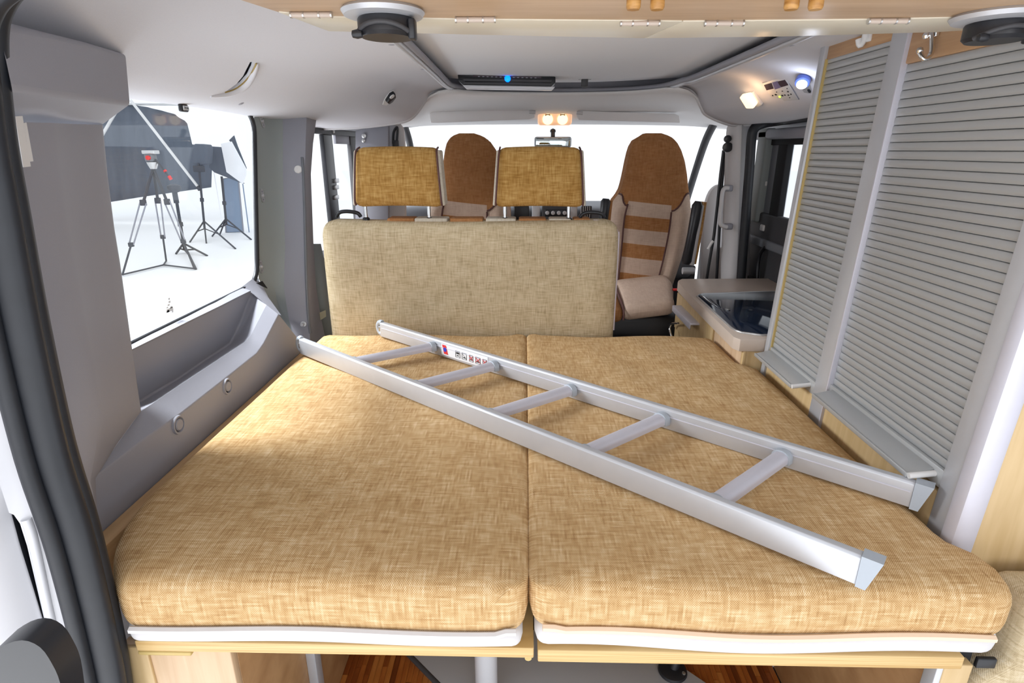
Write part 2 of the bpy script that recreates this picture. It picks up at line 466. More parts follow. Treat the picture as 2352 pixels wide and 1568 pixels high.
# cab headliner
row0 = [PY(2.86, 900, 284), PY(2.86, 940, 274), PY(2.86, 965, 247), PY(2.86, 985, 217)] + [PZ(1.662, *q) for q in [(1030, 202), (1080, 211), (1180, 213), (1300, 214), (1420, 212), (1500, 207), (1560, 197)]] + [PY(2.77, 1600, 217), PY(2.77, 1625, 262), PY(2.77, 1680, 289)]
row1 = [PY(3.45, *q) for q in [(890, 290), (938, 284), (965, 262), (990, 248), (1030, 247), (1080, 248), (1180, 249), (1300, 249), (1420, 249), (1500, 248), (1560, 248), (1605, 254), (1638, 275), (1690, 294)]]
row2 = [PY(3.72, *q) for q in [(893, 296), (940, 292), (966, 288), (990, 287), (1030, 286), (1080, 285), (1180, 284), (1300, 284), (1420, 285), (1500, 286), (1560, 287), (1605, 289), (1640, 293), (1690, 298)]]
mid = [a.lerp(b, .5) + V((0, 0, .012)) for a, b in zip(row0, row1)]
cabhead = grid('cab_headliner', [row0, mid, row1, row2], 'cabhead', ceiling, 0.008, sub=1)
# clips on the headliner
for i, (x, y) in enumerate([(899, 100), (971, 157), (1672, 156), (1818, 102), (553, 236)]):
    p, n = hit([lin_l, lin_r], x, y)
    if p: lathe('headliner_button', [(0.0105, 0), (0.0105, .002), (0.008, .0035), (0, .004)], p, n, 'trim', ceiling, 14)

# ---- left wall
wall_left = struct('wall_left', (-.85, 1.5, .72))
A = [(150, 1255), (216, 1200), (330, 1105), (408, 1040), (529, 938), (600, 878), (650, 838), (700, 797)]
B = [(150, 1155), (216, 1098), (325, 1013), (416, 949), (529, 860), (590, 811), (606, 788), (640, 722)]
C = [(150, 1152), (216, 1095), (324, 944), (400, 893), (500, 827), (565, 784), (577, 768), (612, 700)]
rA = [PX(-.80, *q) for q in A]; rB = [PX(-.80, *q) for q in B]
rC = [PX(-.80 - .045 * smooth01((q[0] - 216) / 100), *q) for q in C]
rA0 = [V((p.x, p.y, .55)) for p in rA]
lower = grid('lower_trim', [rA0, rA, rB, rC], 'trim', wall_left, angle=20)
bevel(lower, 0.006)
C6 = [(324, 944), (400, 893), (500, 827), (565, 784), (577, 768), (612, 700)]
D6 = [(331, 917), (415, 867), (480, 822), (528, 790), (552, 740), (578, 672)]
E6 = [(303, 806), (372, 772), (440, 738), (508, 705), (545, 686), (576, 671)]
F6 = [(301, 787), (364, 755), (427, 724), (490, 692), (530, 671), (553, 660)]
def pre(l): return [(l[0][0] * 1.6 - l[1][0] * .6, l[0][1] * 1.6 - l[1][1] * .6)] + l
C6, D6, E6, F6 = pre(C6), pre(D6), pre(E6), pre(F6)
rec = grid('storage_recess', [[PX(-.845, *q) for q in C6], [PX(-.905, q[0] * .35 + p[0] * .65, q[1] * .35 + p[1] * .65) for q, p in zip(C6, D6)],
                              [PX(-.925, *q) for q in D6], [PX(-.925, *q) for q in E6]], 'trim', wall_left, angle=50)
bevel(rec, 0.012, 3, 30)
sill = grid('window_sill', [[PX(-.925, *q) for q in E6], [PX(-.917, q[0], q[1] - 4) for q in E6], [PX(-.955, *q) for q in F6], [PX(-.985, q[0], q[1] - 3) for q in F6]], 'trim', wall_left, angle=25)
endp = grid('sill_end', [[PX(-.955, 553, 660), PX(-.952, 580, 640), PX(-.945, 600, 648)],
                         [PX(-.925, 576, 671), PX(-.90, 602, 672), PX(-.89, 616, 682)],
                         [PX(-.845, 612, 700), PX(-.832, 625, 706), PX(-.82, 634, 707)],
                         [PX(-.80, 640, 722), PX(-.80, 643, 723), PX(-.80, 646, 724)]], 'trim', wall_left, angle=60)
for (x, y) in [(408, 975), (521, 887)]:
    c = PX(-.80, x, y)
    lathe('fixing_rim', [(0.0225, 0.0), (0.0215, .005), (0.0180, .005), (0.0172, 0.0)], c, (1, 0, 0), 'trim', wall_left, 24)
    lathe('fixing_plug', [(0.0140, .0), (0.0140, .0022), (0.012, .004), (0, .0045)], c + V((0, .0026, -.001)), (1, 0, 0), 'trim', wall_left, 24)
# centre pillar
CP = {262: [(583, 262), (620, 256), (650, 252), (680, 247), (705, 247), (728, 262)], 330: [(585, 330), (621, 328), (650, 326), (679, 324), (702, 324), (719, 330)],
      400: [(586, 400), (622, 400), (650, 400), (678, 400), (700, 400), (714, 400)], 560: [(590, 560), (625, 560), (655, 565), (682, 565), (703, 565), (720, 560)],
      640: [(594, 640), (629, 650), (652, 660), (683, 668), (705, 668), (726, 660)], 690: [(604, 660), (636, 690), (658, 700), (687, 712), (708, 712), (733, 705)],
      740: [(618, 688), (648, 722), (664, 736), (690, 748), (711, 750), (740, 742)], 790: [(640, 725), (657, 760), (677, 782), (692, 797), (713, 797), (748, 778)]}
XC = [-.955, -.94, -.905, -.86, -.825, -.825]
rows_all = [[PX(X, *q) for q, X in zip(r, XC)] for r in CP.values()]
pil_a = grid('pillar_face', [r[:3] for r in rows_all], 'trimgreen', wall_left, angle=70)
rows_b = [r[2:] + [r[-1] + V((-.06, .05, 0)), r[-1] + V((-.22, .08, 0))] for r in rows_all]
pil_b = grid('pillar_column', rows_b, 'trim', wall_left, angle=70)
def pts_on(objs, lst, off=.003):
    out = []
    for x, y in lst:
        p, n = hit(objs, x, y)
        if p is not None: out.append(p + n * off)
    return out
gp = pts_on([pil_b], [(694, 362), (697, 400), (700, 480), (702, 560), (704, 640), (708, 720), (712, 765)], .001)
if len(gp) > 3: tube('belt_slot', catmull(gp, 3), 0.0055, 'dash', wall_left, 8)
p, n = hit([pil_b], 685, 389)
lathe('screw_cover', [(.015, 0), (.015, .003), (.012, .006), (.003, .007), (.003, .006), (0, .006)], p, n, 'whiteplas', wall_left, 20)
p, n = hit([pil_b, lower, endp], 697, 744)
if p:
    lathe('bolt_washer', [(.011, 0), (.011, .002), (.008, .003)], p, n, 'steel', wall_left, 18)
    rod('bolt', p, p + n * .018, .006, 'alu', wall_left)
for (x, y, a) in [(600, 278, -.35), (601, 449, 0), (598, 612, 0)]:
    p, n = hit([pil_a], x, y)
    if p is None: continue
    up = V((0, math.sin(a), math.cos(a))); up = (up - n * up.dot(n)).normalized(); sd = up.cross(n)
    pl = []
    for k in range(16):
        t = 2 * math.pi * k / 16
        pl.append(p + sd * (.0095 * math.cos(t)) + up * (.0095 * math.sin(t) + (.015 if math.sin(t) >= 0 else -.015)))
    cl = prism('blind_bracket', pl, n * .004, 'steel', wall_left, 0)
    for s in (-.014, .014): lathe('bracket_hole', [(.0028, 0), (.0028, .0006)], p + n * .0042 + up * s, n, 'trim', cl, 10)  # grey discs painted in for the bracket's dark holes
    lathe('bracket_rivet', [(.006, 0), (.0055, .004), (.003, .0055), (0, .0055)], p + n * .004, n, 'alu', cl, 12)
c_ = PX(-.985, 592, 655); box('corner_fill', c_ + V((-.004, .035, -.07)), c_ + V((.004, .14, .03)), 'trimdark', wall_left, 0)
prism('corner_backing', [PX(-.966, x, y) for x, y in ((553, 662), (576, 650), (587, 632), (594, 640), (612, 692), (580, 692))], (-.004, 0, 0), 'trim', wall_left)
prism('gap_patch', [PX(-.938, 584, 650) + V((.006, 0, 0)), PX(-.938, 597, 645) + V((.006, 0, 0)), PX(-.93, 609, 662) + V((.006, 0, 0))], (.003, 0, 0), 'softblack', wall_left)  # flat black patch standing in for the dark open gap between the trims
# corner pillar at the rear door
DPr = [(18, 280, 236, 287, -.86), (35, 400, 247, 400, -.862), (51, 500, 262, 520, -.86), (73, 600, 276, 605, -.858), (95, 700, 290, 705, -.855), (115, 806, 304, 806, -.85), (143, 944, 324, 944, -.845),
       (165, 1040, 268, 1016, -.832), (184, 1100, 217, 1097, -.802), (200, 1150, 219, 1150, -.80), (218, 1205, 222, 1203, -.80)]
rows = []
for (lx, ly, rx, ry, X) in DPr:
    a = PY(.80 if ly < 600 else .72 + .08 * (1 - smooth01((ly - 600) / 400)), lx, ly); b = PX(X, rx, ry)
    wdt = min(1, (b - a).length / .35)
    r = []
    for t, o in ((0, 0), (.12, .010), (.30, .018), (.36, .012), (.55, .004), (.8, .006), (.95, .006), (1, 0)):
        r.append(a.lerp(b, t) + V((o * wdt, -o * .5 * wdt, 0)))
    r.append(V((-.96, b.y + .015, b.z)))
    rows.append(r)
dpil = grid('corner_pillar', rows, 'trim', wall_left, angle=70)
# the box-like cover above it
tl, tr = PY(.72, -4, 56), PX(-.78, 290, 125)
bl, br = PY(.72, 28, 205), PX(-.78, 300, 240)
ul, ur = PY(.84, 33, 268), PX(-.862, 236, 287)
def seg(a, b, ts, bulge=(0, 0, 0)): return [a.lerp(b, t) + V(bulge) * (4 * t * (1 - t)) for t in ts]
ts = (0, .05, .3, .6, .95, 1)
rows = [seg(tl + V((-.10, 0, .03)), tr + V((-.14, 0, .02)), ts, (0, 0, .004)), seg(tl, tr, ts, (0, 0, .004)), seg(bl, br, ts), seg(ul, ur, ts), seg(ul + V((-.03, .0, -.01)), ur + V((-.03, 0, -.01)), ts)]
for r in rows: r.append(V((-.97, r[-1].y + .03, r[-1].z)))
pbox = grid('pillar_cover', rows, 'trim', wall_left, angle=35)
bevel(pbox, 0.006, 3, 30)
p_, n_ = hit([dpil], 70, 330)
def onl(x, y, off):
    d = ray(x, y); return CAM + d * ((p_ + n_ * off - CAM).dot(n_) / d.dot(n_))
for q in ([(33, 267), (50, 266), (69, 382), (52, 384)], [(52, 283), (59, 281), (75, 370), (67, 371)]):
    prism('white_label', [onl(x, y, .010) for x, y in q], n_ * .001, 'whiteplas', wall_left, 0)
# torn slit in the headliner
sl_out = [(478, 219), (520, 212), (548, 198), (570, 178), (583, 150), (592, 141), (578, 139), (566, 150), (551, 183), (530, 203), (505, 214)]
def flatpatch(name, objs, lst, off, mat, parent):
    ps = pts_on(objs, lst, off)
    if len(ps) < 3: return None
    return mk(name, ps, [tuple(range(len(ps)))], mat, parent, False)
slit_px = [(581, 139), (573, 140), (567, 152), (557, 172), (542, 190), (520, 206), (532, 203), (552, 190), (568, 172), (578, 152)]
gp = pts_on([lin_l], [(590, 143), (583, 160), (572, 178), (556, 195), (535, 207), (510, 215), (482, 219)], .002)
tube('slit_lip', catmull(gp, 4), [0.004 + 0.010 * math.sin(math.pi * i / (4 * (len(gp) - 1))) for i in range(4 * (len(gp) - 1) + 1)], 'head', ceiling, 8)
gp = pts_on([lin_l], [(587, 142), (581, 155), (571, 172), (556, 188), (538, 201), (515, 209)], .004)
tube('slit_edge', catmull(gp, 4), 0.0022, 'ochre', ceiling, 6)
# outer skin closing the wall
box('outer_skin', (-1.10, .5, -.2), (-1.06, 3.0, .90), 'white', wall_left, 0)
box('outer_skin', (-1.10, .5, .90), (-1.06, 1.02, 1.82), 'white', wall_left, 0)
box('outer_skin', (-1.10, 2.40, .90), (-1.06, 2.46, 1.82), 'white', wall_left, 0)
box('outer_skin', (-1.10, .5, 1.56), (-1.06, 3.8, 1.82), 'white', wall_left, 0)
# strip of wood between mattress and wall is part of the bed, built below

# ---- window beside the bed
window_1 = struct('window_1', (-.955, 1.6, .95))
X0 = -.958
zb = (PX(X0, 301, 787).z + PX(X0, 553, 660).z) / 2
yr = PX(X0, 585, 450).y; zt = 1.536
def rrect(y0, y1, z0, z1, r, X, n=6):
    out = []
    for cy, cz, a0 in ((y1 - r, z1 - r, 0), (y0 + r, z1 - r, 90), (y0 + r, z0 + r, 180), (y1 - r, z0 + r, 270)):
        for k in range(n + 1):
            a = math.radians(a0 + 90 * k / n); out.append(V((X, cy + r * math.cos(a), cz + r * math.sin(a))))
    return out
ye = [(.9, PX(X0, 586, 640).y), (zb + .08, PX(X0, 586, 600).y), (zt - .05, PX(X0, 582, 310).y), (1.6, PX(X0, 581, 270).y)]
def shear(l): return [V((p.x, p.y + (interp(ye, p.z) - yr) * max(0, (p.y - 1.05) / (yr - 1.05)), p.z)) for p in l]
pane = shear(rrect(1.05, yr, zb, zt, .075, X0))
prism('pane', pane, (-.004, 0, 0), 'glassblue', window_1)
tube('window_seal', shear(rrect(1.05, yr + .004, zb - .004, zt, .078, X0 + .006)), .0085, 'black', window_1, 8, closed=True)
# blind catch on the top edge and the maker's etching on the pane
c = PX(-.932, 421, 248)
ct = box('blind_catch', c - V((.006, .017, .010)), c + V((.006, .017, .010)), 'black', window_1, .004)
box('catch_face', c + V((.005, -.013, -.006)), c + V((.009, .013, .006)), 'steel', ct, .003)
for s in (-.006, .002, .008): lathe('catch_hole', [(.0016, 0), (.0016, .001)], c + V((.009, s, 0)), (1, 0, 0), 'ink', ct, 8)  # black discs paint the shade inside the catch's holes
for (x, y, w, h) in [(389, 686, 4, 3), (390, 693, 5, 3), (388, 700, 5, 2), (385, 706, 4, 2), (394, 705, 6, 2), (391, 711, 16, 1.4), (386, 715, 8, 1.6), (397, 715, 4, 3)]:
    a = PX(X0 + .002, x - w / 2, y - h / 2); b = PX(X0 + .002, x + w / 2, y + h / 2)
    box('glass_marking', (X0 + .0008, min(a.y, b.y), min(a.z, b.z)), (X0 + .0014, max(a.y, b.y), max(a.z, b.z)), 'greyink', window_1, 0)
box('top_strip', (-.962, 1.0, 1.519), (-.93, yr + .03, 1.545), 'trimdark', window_1, .003)

# ---- front-left side window and door
window_2 = struct('window_2', (-1.0, 2.6, 1.0))
XW = -.985
def wrect(name, x0, y0, x1, y1, mat, parent, d=(0.0, .012), bev=.002, X=XW):
    xm, ym = (x0 + x1) / 2, (y0 + y1) / 2
    a, b = V((X, PX(X, x0, ym).y, PX(X, xm, y0).z)), V((X, PX(X, x1, ym).y, PX(X, xm, y1).z))
    return box(name, (X + d[0], min(a.y, b.y), min(a.z, b.z)), (X + d[1], max(a.y, b.y), max(a.z, b.z)), mat, parent, bev)
wrect('frame_top', 690, 296, 826, 310, 'trimdark', window_2, (0, .03))
wrect('frame_post', 745, 310, 765, 560, 'black', window_2, (0, .022))
wrect('frame_post', 806, 312, 824, 560, 'trimdark', window_2, (0, .022))
wrect('frame_bottom', 660, 588, 826, 606, 'trimdark', window_2, (0, .02))
wrect('sash_top', 765, 310, 808, 331, 'trim', window_2, (0, .016))
wrect('frame_pelmet', 690, 272, 826, 297, 'trim', window_2, (0, .05), .006)
wrect('pane', 690, 311, 746, 588, 'glass', window_2, (.004, .008), 0)
wrect('pane', 765, 332, 806, 588, 'glassblue', window_2, (.004, .008), 0)
c = PX(XW + .03, 765, 302)
box('blind_catch', c - V((.002, .008, .007)), c + V((.006, .008, .007)), 'whiteplas', window_2, .002)
for (y0) in (410, 425, 448): wrect('window_latch', 756, y0, 764, y0 + 10, 'steel', window_2, (.02, .034))
# lower trim beside bench, with tape
g = grid('lower_trim', [[PY(2.30, 708, 560), PY(2.36, 735, 560)], [PY(2.24, 716, 680), PY(2.34, 760, 680)], [PY(2.20, 722, 780), PY(2.30, 775, 780)]], 'trimgreen', wall_left, .01)
prism('tape_patch', [PY(2.19, x, y) for x, y in ((729, 720), (748, 712), (749, 727), (731, 738))], (0, .002, 0), 'tape', wall_left)
# dark panel and B pillar of the cab, left
prism('cab_pillar_panel', [PY(2.90, x, y) for x, y in ((816, 300), (892, 278), (892, 520), (816, 520))], (0, .03, 0), 'trim', wall_left, .004)
lathe('pillar_clip', [(.011, 0), (.011, .003), (.006, .005), (0, .005)], PY(2.895, 836, 312), (0, -1, 0), 'steel', wall_left, 14)
lathe('pillar_clip', [(.009, 0), (.009, .003), (.006, .005), (0, .005)], PY(2.895, 835, 323), (0, -1, 0), 'steel', wall_left, 14)
prism('belt_pillar', catmull([PY(2.97, x, y) for x, y in ((888, 520), (888, 330), (893, 290), (905, 281), (920, 288), (928, 330), (930, 520))], 3), (0, .05, 0), 'trimlight', wall_left, .006)
tube('front_pillar', catmull([PY(3.60, 920, 276), PY(3.70, 933, 300), PY(3.82, 944, 345), PY(4.1, 956, 430)], 4), .022, 'trimdark', wall_left, 8)
prism('cab_door_card', [V((-.93, 3.0, .2)), V((-.93, 4.1, .2)), V((-.93, 4.1, .98)), V((-.93, 3.0, .98))], (-.04, 0, 0), 'dash', wall_left)
# belt loop
bl_ = thing('seat_belt', PY(2.95, 910, 340), 'black seat belt loop hanging on the white pillar behind the driver seat', 'seat belt')
tube('strap', catmull([PY(2.95, x, y) for x, y in ((903, 330), (904, 305), (911, 292), (913, 300), (911, 330))], 4), .006, 'black', bl_, 6)
box('buckle', PY(2.94, 902, 336) - V((.0, .01, .02)), PY(2.94, 915, 322) + V((0, .01, 0)), 'black', bl_, .003)
rod('stalk', PY(2.945, 908, 334), PY(2.945, 908, 350), .006, 'steel', bl_, 8)

# ---- rear door opening on the left: seal and jamb
door_1 = struct('door_1', (-.68, .68, .6))
sp = [PY(.70, x, y) for x, y in [(258, 1640), (240, 1530), (204, 1370), (164, 1215), (106, 1033), (42, 760), (-10, 500), (-44, 330), (-66, 170), (-72, 60), (-58, 0), (-20, -50), (50, -85), (200, -110)]]
sp = catmull(sp, 6)
tube('door_seal', sp, .030, 'seal', door_1, 12, flat=.6, up=(1, 0, 0))
tube('seal_lip', [p + V((.010, .022, 0)) for p in sp], .013, 'seal', door_1, 8)
tube('seal_lip', [p + V((-.012, -.022, 0)) for p in sp], .012, 'seal', door_1, 8)
jl = []
for (y, xr) in [(420, -20), (600, 12), (760, 50), (1033, 112), (1215, 166), (1370, 205), (1530, 240), (1640, 258)]:
    a = PY(.70, xr, y)
    jl.append([a + V((-.34, -.16, 0)), a + V((-.16, -.13, 0)), a + V((-.09, -.085, 0)), a + V((-.055, -.03, 0)), a + V((-.03, -.01, 0)), a])
jamb = grid('door_jamb', jl, 'white', door_1, angle=60)
def cut(o, cutter, thick):
    # a real opening through a panel; the cutter is thrown away
    o.modifiers.clear()
    sm = o.modifiers.new('solid', 'SOLIDIFY'); sm.thickness = thick; sm.offset = 0
    bm_ = o.modifiers.new('cut', 'BOOLEAN'); bm_.operation = 'DIFFERENCE'; bm_.solver = 'EXACT'; bm_.object = cutter
    bpy.context.view_layer.update()
    me = bpy.data.meshes.new_from_object(o.evaluated_get(bpy.context.evaluated_depsgraph_get()))
    o.modifiers.clear(); o.data = me
    me.set_sharp_from_angle(angle=math.radians(60))
    bpy.data.objects.remove(cutter, do_unlink=True)
slot_px = [(22, 1175), (34, 1180), (48, 1200), (64, 1250), (85, 1340), (104, 1420), (116, 1480), (98, 1430), (70, 1340), (45, 1260)]
slot = [hit([jamb], x, y)[0] for x, y in slot_px]
inw = V((-.25, 1, 0)).normalized()
# added pocket behind the jamb slot, coloured black to deepen its shade
nsl = len(slot)
front = [p + inw * .003 for p in slot]; back = [p + inw * .07 for p in slot]
mk('slot_pocket', front + back, [(k, (k + 1) % nsl, nsl + (k + 1) % nsl, nsl + k) for k in range(nsl)] + [tuple(range(nsl, 2 * nsl))], 'seal', door_1, False)
jamb_cutter = prism('cutter', [p - inw * .02 for p in slot], inw * .05, 'seal')
gp = pts_on([jamb], [(60, 1190), (74, 1230), (96, 1330), (120, 1440), (140, 1530)], .001)
if len(gp) > 2: tube('jamb_ridge', catmull(gp, 4), .007, 'white', door_1, 8)
cut(jamb, jamb_cutter, .004)
prism('bumper_end', catmull([PY(.45, x, y) for x, y in ((-60, 1640), (-40, 1530), (0, 1487), (50, 1470), (92, 1486), (120, 1525), (138, 1568), (150, 1640))], 3), (0, .03, 0), 'black', door_1, 0)

# ---- right wall, sliding door, cab door
wall_right = struct('wall_right', (1.15, 2.0, .0))
box('side_panel', (1.20, .5, -.2), (1.24, 2.2, 1.82), 'trim', wall_right, 0)
# B pillar
rows = []
for y in (286, 340, 420, 520, 600, 650):
    s = (y - 286) / 364
    rows.append([PY(2.88, 1668 - 14 * s, y), PY(2.80, 1676 - 14 * s, y), PY(2.76, 1690 - 14 * s, y), PY(2.74, 1704 - 12 * s, y), PY(2.78, 1718 - 12 * s, y), PY(2.86, 1732 - 12 * s, y)])
bpil = grid('belt_pillar', rows, 'trimlight', wall_right, angle=70, sub=1)
sd = [PY(2.70, x, y) for x, y in ((1698, 690), (1705, 600), (1714, 480), (1722, 380), (1726, 320), (1732, 296), (1750, 284))] + [PX(1.12, 1790, 276), PX(1.12, 1850, 267), PX(1.12, 1900, 258)]
tube('door_seal', catmull(sd, 4), .022, 'seal', wall_right, 8)
tube('seal_trim_strip', [PX(1.115, 1800, 282), PX(1.115, 1860, 273), PX(1.115, 1900, 266)], .004, 'alu', wall_right, 6)
door_2 = struct('door_2', (1.15, 2.4, .3))
XD = 1.14
def drect(name, x0, y0, x1, y1, X, mat, parent, t=.02, bev=.004):
    xm, ym = (x0 + x1) / 2, (y0 + y1) / 2
    a, b = V((X, PX(X, x0, ym).y, PX(X, xm, y0).z)), V((X, PX(X, x1, ym).y, PX(X, xm, y1).z))
    return box(name, (X, min(a.y, b.y), min(a.z, b.z)), (X + t, max(a.y, b.y), max(a.z, b.z)), mat, parent, bev)
drect('window_surround', 1728, 292, 1900, 318, 1.13, 'trim', door_2, .05, .012)
drect('window_surround', 1728, 296, 1748, 512, 1.13, 'trimgreen', door_2, .05, .012)
drect('recess_panel', 1740, 300, 1790, 512, 1.165, 'dash', door_2, .02)
drect('lower_panel', 1690, 500, 1900, 760, 1.15, 'trimdark', door_2, .04, .01)
drect('window_frame', 1772, 305, 1900, 332, 1.155, 'softblack', door_2, .03)
drect('window_frame', 1772, 332, 1792, 560, 1.155, 'softblack', door_2, .03)
drect('window_frame', 1772, 525, 1900, 560, 1.155, 'softblack', door_2, .03)
drect('pane', 1790, 330, 1900, 530, 1.172, 'glassblue', door_2, .004, 0)
drect('armrest_ridge', 1700, 568, 1900, 590, 1.135, 'dash', door_2, .03, .008)
tube('cable_cover', catmull([PX(1.135, x, y) for x, y in ((1757, 568), (1747, 582), (1741, 610), (1739, 660))], 4), .008, 'black', door_2, 8)
for (x, y, h) in [(1757, 318, 12), (1754, 421, 14), (1750, 523, 17)]:
    X = 1.155 if y < 500 else 1.145
    a, b = PX(X, x - 3, y - h / 2), PX(X, x + 3, y + h / 2)
    box('blind_bracket', (X - .003, min(a.y, b.y), min(a.z, b.z)), (X + .012, max(a.y, b.y), max(a.z, b.z)), 'whiteplas', door_2, .005)
for lo_, hi_ in (((2.2, -.2), (3.2, .84)), ((2.2, 1.46), (3.4, 1.82)), ((2.78, .84), (2.98, 1.46))):
    box('outer_skin', (1.20, lo_[0], lo_[1]), (1.24, hi_[0], hi_[1]), 'white', door_2, 0)
# cab door on the right
door_3 = struct('door_3', (1.1, 3.5, .3))
tube('front_pillar', catmull([PY(3.62, 1642, 280), PY(3.72, 1622, 320), PY(3.85, 1603, 375), PY(4.05, 1580, 450), PY(4.3, 1560, 520)], 4), .024, 'trimdark', door_3, 8)
prism('door_card', catmull([PY(3.25, x, y) for x, y in ((1612, 690), (1616, 520), (1628, 450), (1650, 425), (1668, 430))], 4) + [PY(3.25, 1668, 690)], (0, .05, 0), 'trimlight', door_3, .006)
drect('door_card_lower', 1600, 560, 1680, 720, 1.12, 'trimlight', door_3, .03)
box('cab_side', (1.13, 2.80, .0), (1.17, 3.6, .80), 'trimdark', door_3, .004)
# grab handle on the B pillar
gh = thing('grab_handle', PY(2.74, 1665, 525), 'light grey plastic grab handle on the pillar beside the seat belt', 'handle')
tube('grip', catmull([PY(2.72, x, y) for x, y in ((1674, 432), (1664, 433), (1659, 445), (1656, 480), (1654, 505), (1657, 517), (1670, 522))], 4), .010, 'trimlight', gh, 10)
for y in (432, 520):
    c = PY(2.735, 1674, y); box('mount', c - V((.022, .015, .014)), c + V((.016, .02, .014)), 'trim', gh, .006)
# seat belt on the right
sb = thing('seat_belt', PY(2.86, 1640, 620), 'black seat belt with a pale tongue hanging beside the passenger seat', 'seat belt')
tube('strap', [PY(2.86, x, y) for x, y in ((1662, 345), (1655, 400), (1648, 470), (1640, 540), (1634, 575), (1628, 610), (1622, 650))], .0075, 'black', sb, 6, flat=.5)
tube('strap', [PY(2.90, x, y) for x, y in ((1663, 350), (1660, 400), (1656, 450), (1652, 530), (1646, 640))], .0075, 'black', sb, 6, flat=.5)
for (x, y, r) in [(1669, 319, .016), (1669, 338, .022)]: lathe('anchor', [(r * .6, 0), (r, .006), (r, .02), (r * .5, .024), (0, .024)], PY(2.80, x, y), (0, -1, 0), 'black', sb, 16)
tube('tongue', [PY(2.85, x, y) for x, y in ((1638, 553), (1634, 558), (1626, 572))], .007, 'whiteplas', sb, 8)

# ---- floor with teak strips
floor = box('floor', (-1.06, .48, -.05), (1.20, 3.95, -.004), 'trimdark', None, 0)
floor['kind'] = 'structure'
def strips(x0, x1, y0, y1):
    w = .0152; shared = {}
    x = x0
    while x < x1 - w * .5:
        y = y0 - random.random() * .12
        while y < y1:
            L = random.choice((.10, .14, .18, .22)); mi = random.choice((0, 0, 1, 1, 1, 2, 2, 3))
            key = (L, mi)
            if key not in shared:
                bm = bmesh.new(); bmesh.ops.create_cube(bm, size=1)
                for v in bm.verts: v.co = V((v.co.x * (w - .0006), v.co.y * (L - .0008), v.co.z * .006))
                me = bpy.data.meshes.new('floor_strip'); bm.to_mesh(me); bm.free(); me.materials.append(PL[mi]); shared[key] = me
            if y + L > y0:
                o = bpy.data.objects.new('floor_strip', shared[key]); COL.objects.link(o)
                o.parent = floor; o.location = (x + w / 2, y + L / 2, -.0025 - random.random() * .0006)
            y += L
        x += w
strips(-.503, -.19, 1.10, 1.34)
strips(.40, .716, 1.10, 1.36)

zl0, zl1 = PY(.735, 1100, 1501).z, PY(.735, 1100, 1478).z
# ---- table board lying under the bed, and the table leg
brd = thing('table_board', (.1, 1.2, 0), 'grey table top lying on the wooden floor under the bed', 'table')
d45 = V((.72, -.69, 0))
a = PZ(.022, 930, 1490); b = PZ(.022, 1530, 1505)
prism('top', [a - d45 * .12, a + d45 * .40, b + d45 * .32, b - d45 * .12], (0, 0, -.021), 'greyboard', brd, .003)
tube('edge_shade', [a - d45 * .12 + V((0, 0, -.006)), a + d45 * .40 + V((0, 0, -.006))], .008, 'trimdark', brd, 8)  # dark tube paints the shaded band along the board's edge
fc = PZ(.03, 1545, 1537)
fl = lathe('leg_socket', [(.038, -.009), (.040, -.004), (.038, .002), (.030, .005), (0, .005)], fc, (0, 0, 1), 'black', brd, 28)
tube('socket_collar', [fc + V((.004, .004, .0)), fc + V((.012, .010, .03)), fc + V((.02, .02, .045))], .013, 'black', fl, 12)
for dx, dy in ((-.012, .026), (.026, -.016)): lathe('screw', [(.005, .003), (.005, .007), (.002, .008), (0, .008)], fc + V((dx, dy, 0)), (0, 0, 1), 'steel', fl, 10)
lg = thing('support_pole', (-.085, 1.1, 0.022), 'white tubular pole standing under the plywood bed boards', 'pole')
Yl = 1.1
xa, xb = PY(Yl, 1090, 1500), PY(Yl, 1142, 1500)
cx = (xa.x + xb.x) / 2; rr = (xb.x - xa.x) / 2
rod('tube', V((cx, Yl, .0225)), V((cx, Yl, zl0 - .001)), rr, 'white', lg, 24)
lathe('foot', [(rr + .006, .0225), (rr + .006, .028), (rr + .002, .034)], V((cx, Yl, 0)), (0, 0, 1), 'alu', lg, 24)

# ---- boxes that carry the bed
zr0, zr1 = PY(.735, 1700, 1520).z, PY(.735, 1700, 1493).z
lb = thing('bench_box', (-.6, .75, 0), 'pale wooden storage box under the mattress half beside the window', 'cabinet')
XS = -.503
box('front_panel', (-.69, .745, .0), (XS, .763, zl0 - .004), 'woodv', lb, .002)
box('front_stile', (-.69, .739, .0), (-.645, .746, zl0 - .004), 'wood', lb, .002)
box('side_panel', (XS - .016, .763, .0), (XS, 2.0, zl0 - .004), 'woodin', lb, .001)
box('edge_strip', (-.652, .728, zl0 - .010), (-.56, .744, zl0 - .001), 'gold', lb, .003)
p = PX(XS + .01, 722, 1530)
box('aluminium_post', (XS, p.y - .016, .0), (XS + .022, p.y + .016, zl0 - .004), 'alu', lb, .002)
rb = thing('bench_box', (.75, .8, 0), 'brown wooden storage box under the mattress half beside the shutters', 'cabinet')
XR = .722
pe = PX(XR, 2150, 1560)
box('side_panel', (XR, pe.y, .0), (XR + .016, 1.72, zr0 - .004), 'woodin', rb, .001)
box('front_stile', (PY(.738, 2172, 1530).x, .738, .0), (PY(.738, 2236, 1530).x, .756, zr0 - .002), 'wood', rb, .002)
box('aluminium_post', (XR - .022, pe.y - .02, .0), (XR, pe.y + .006, zr0 - .004), 'alu', rb, .002)
p = PZ(.0, 1782, 1528)
box('aluminium_foot', (p.x - .012, p.y - .006, .0), (p.x - .002, p.y + .008, .12), 'alu', rb, .001)
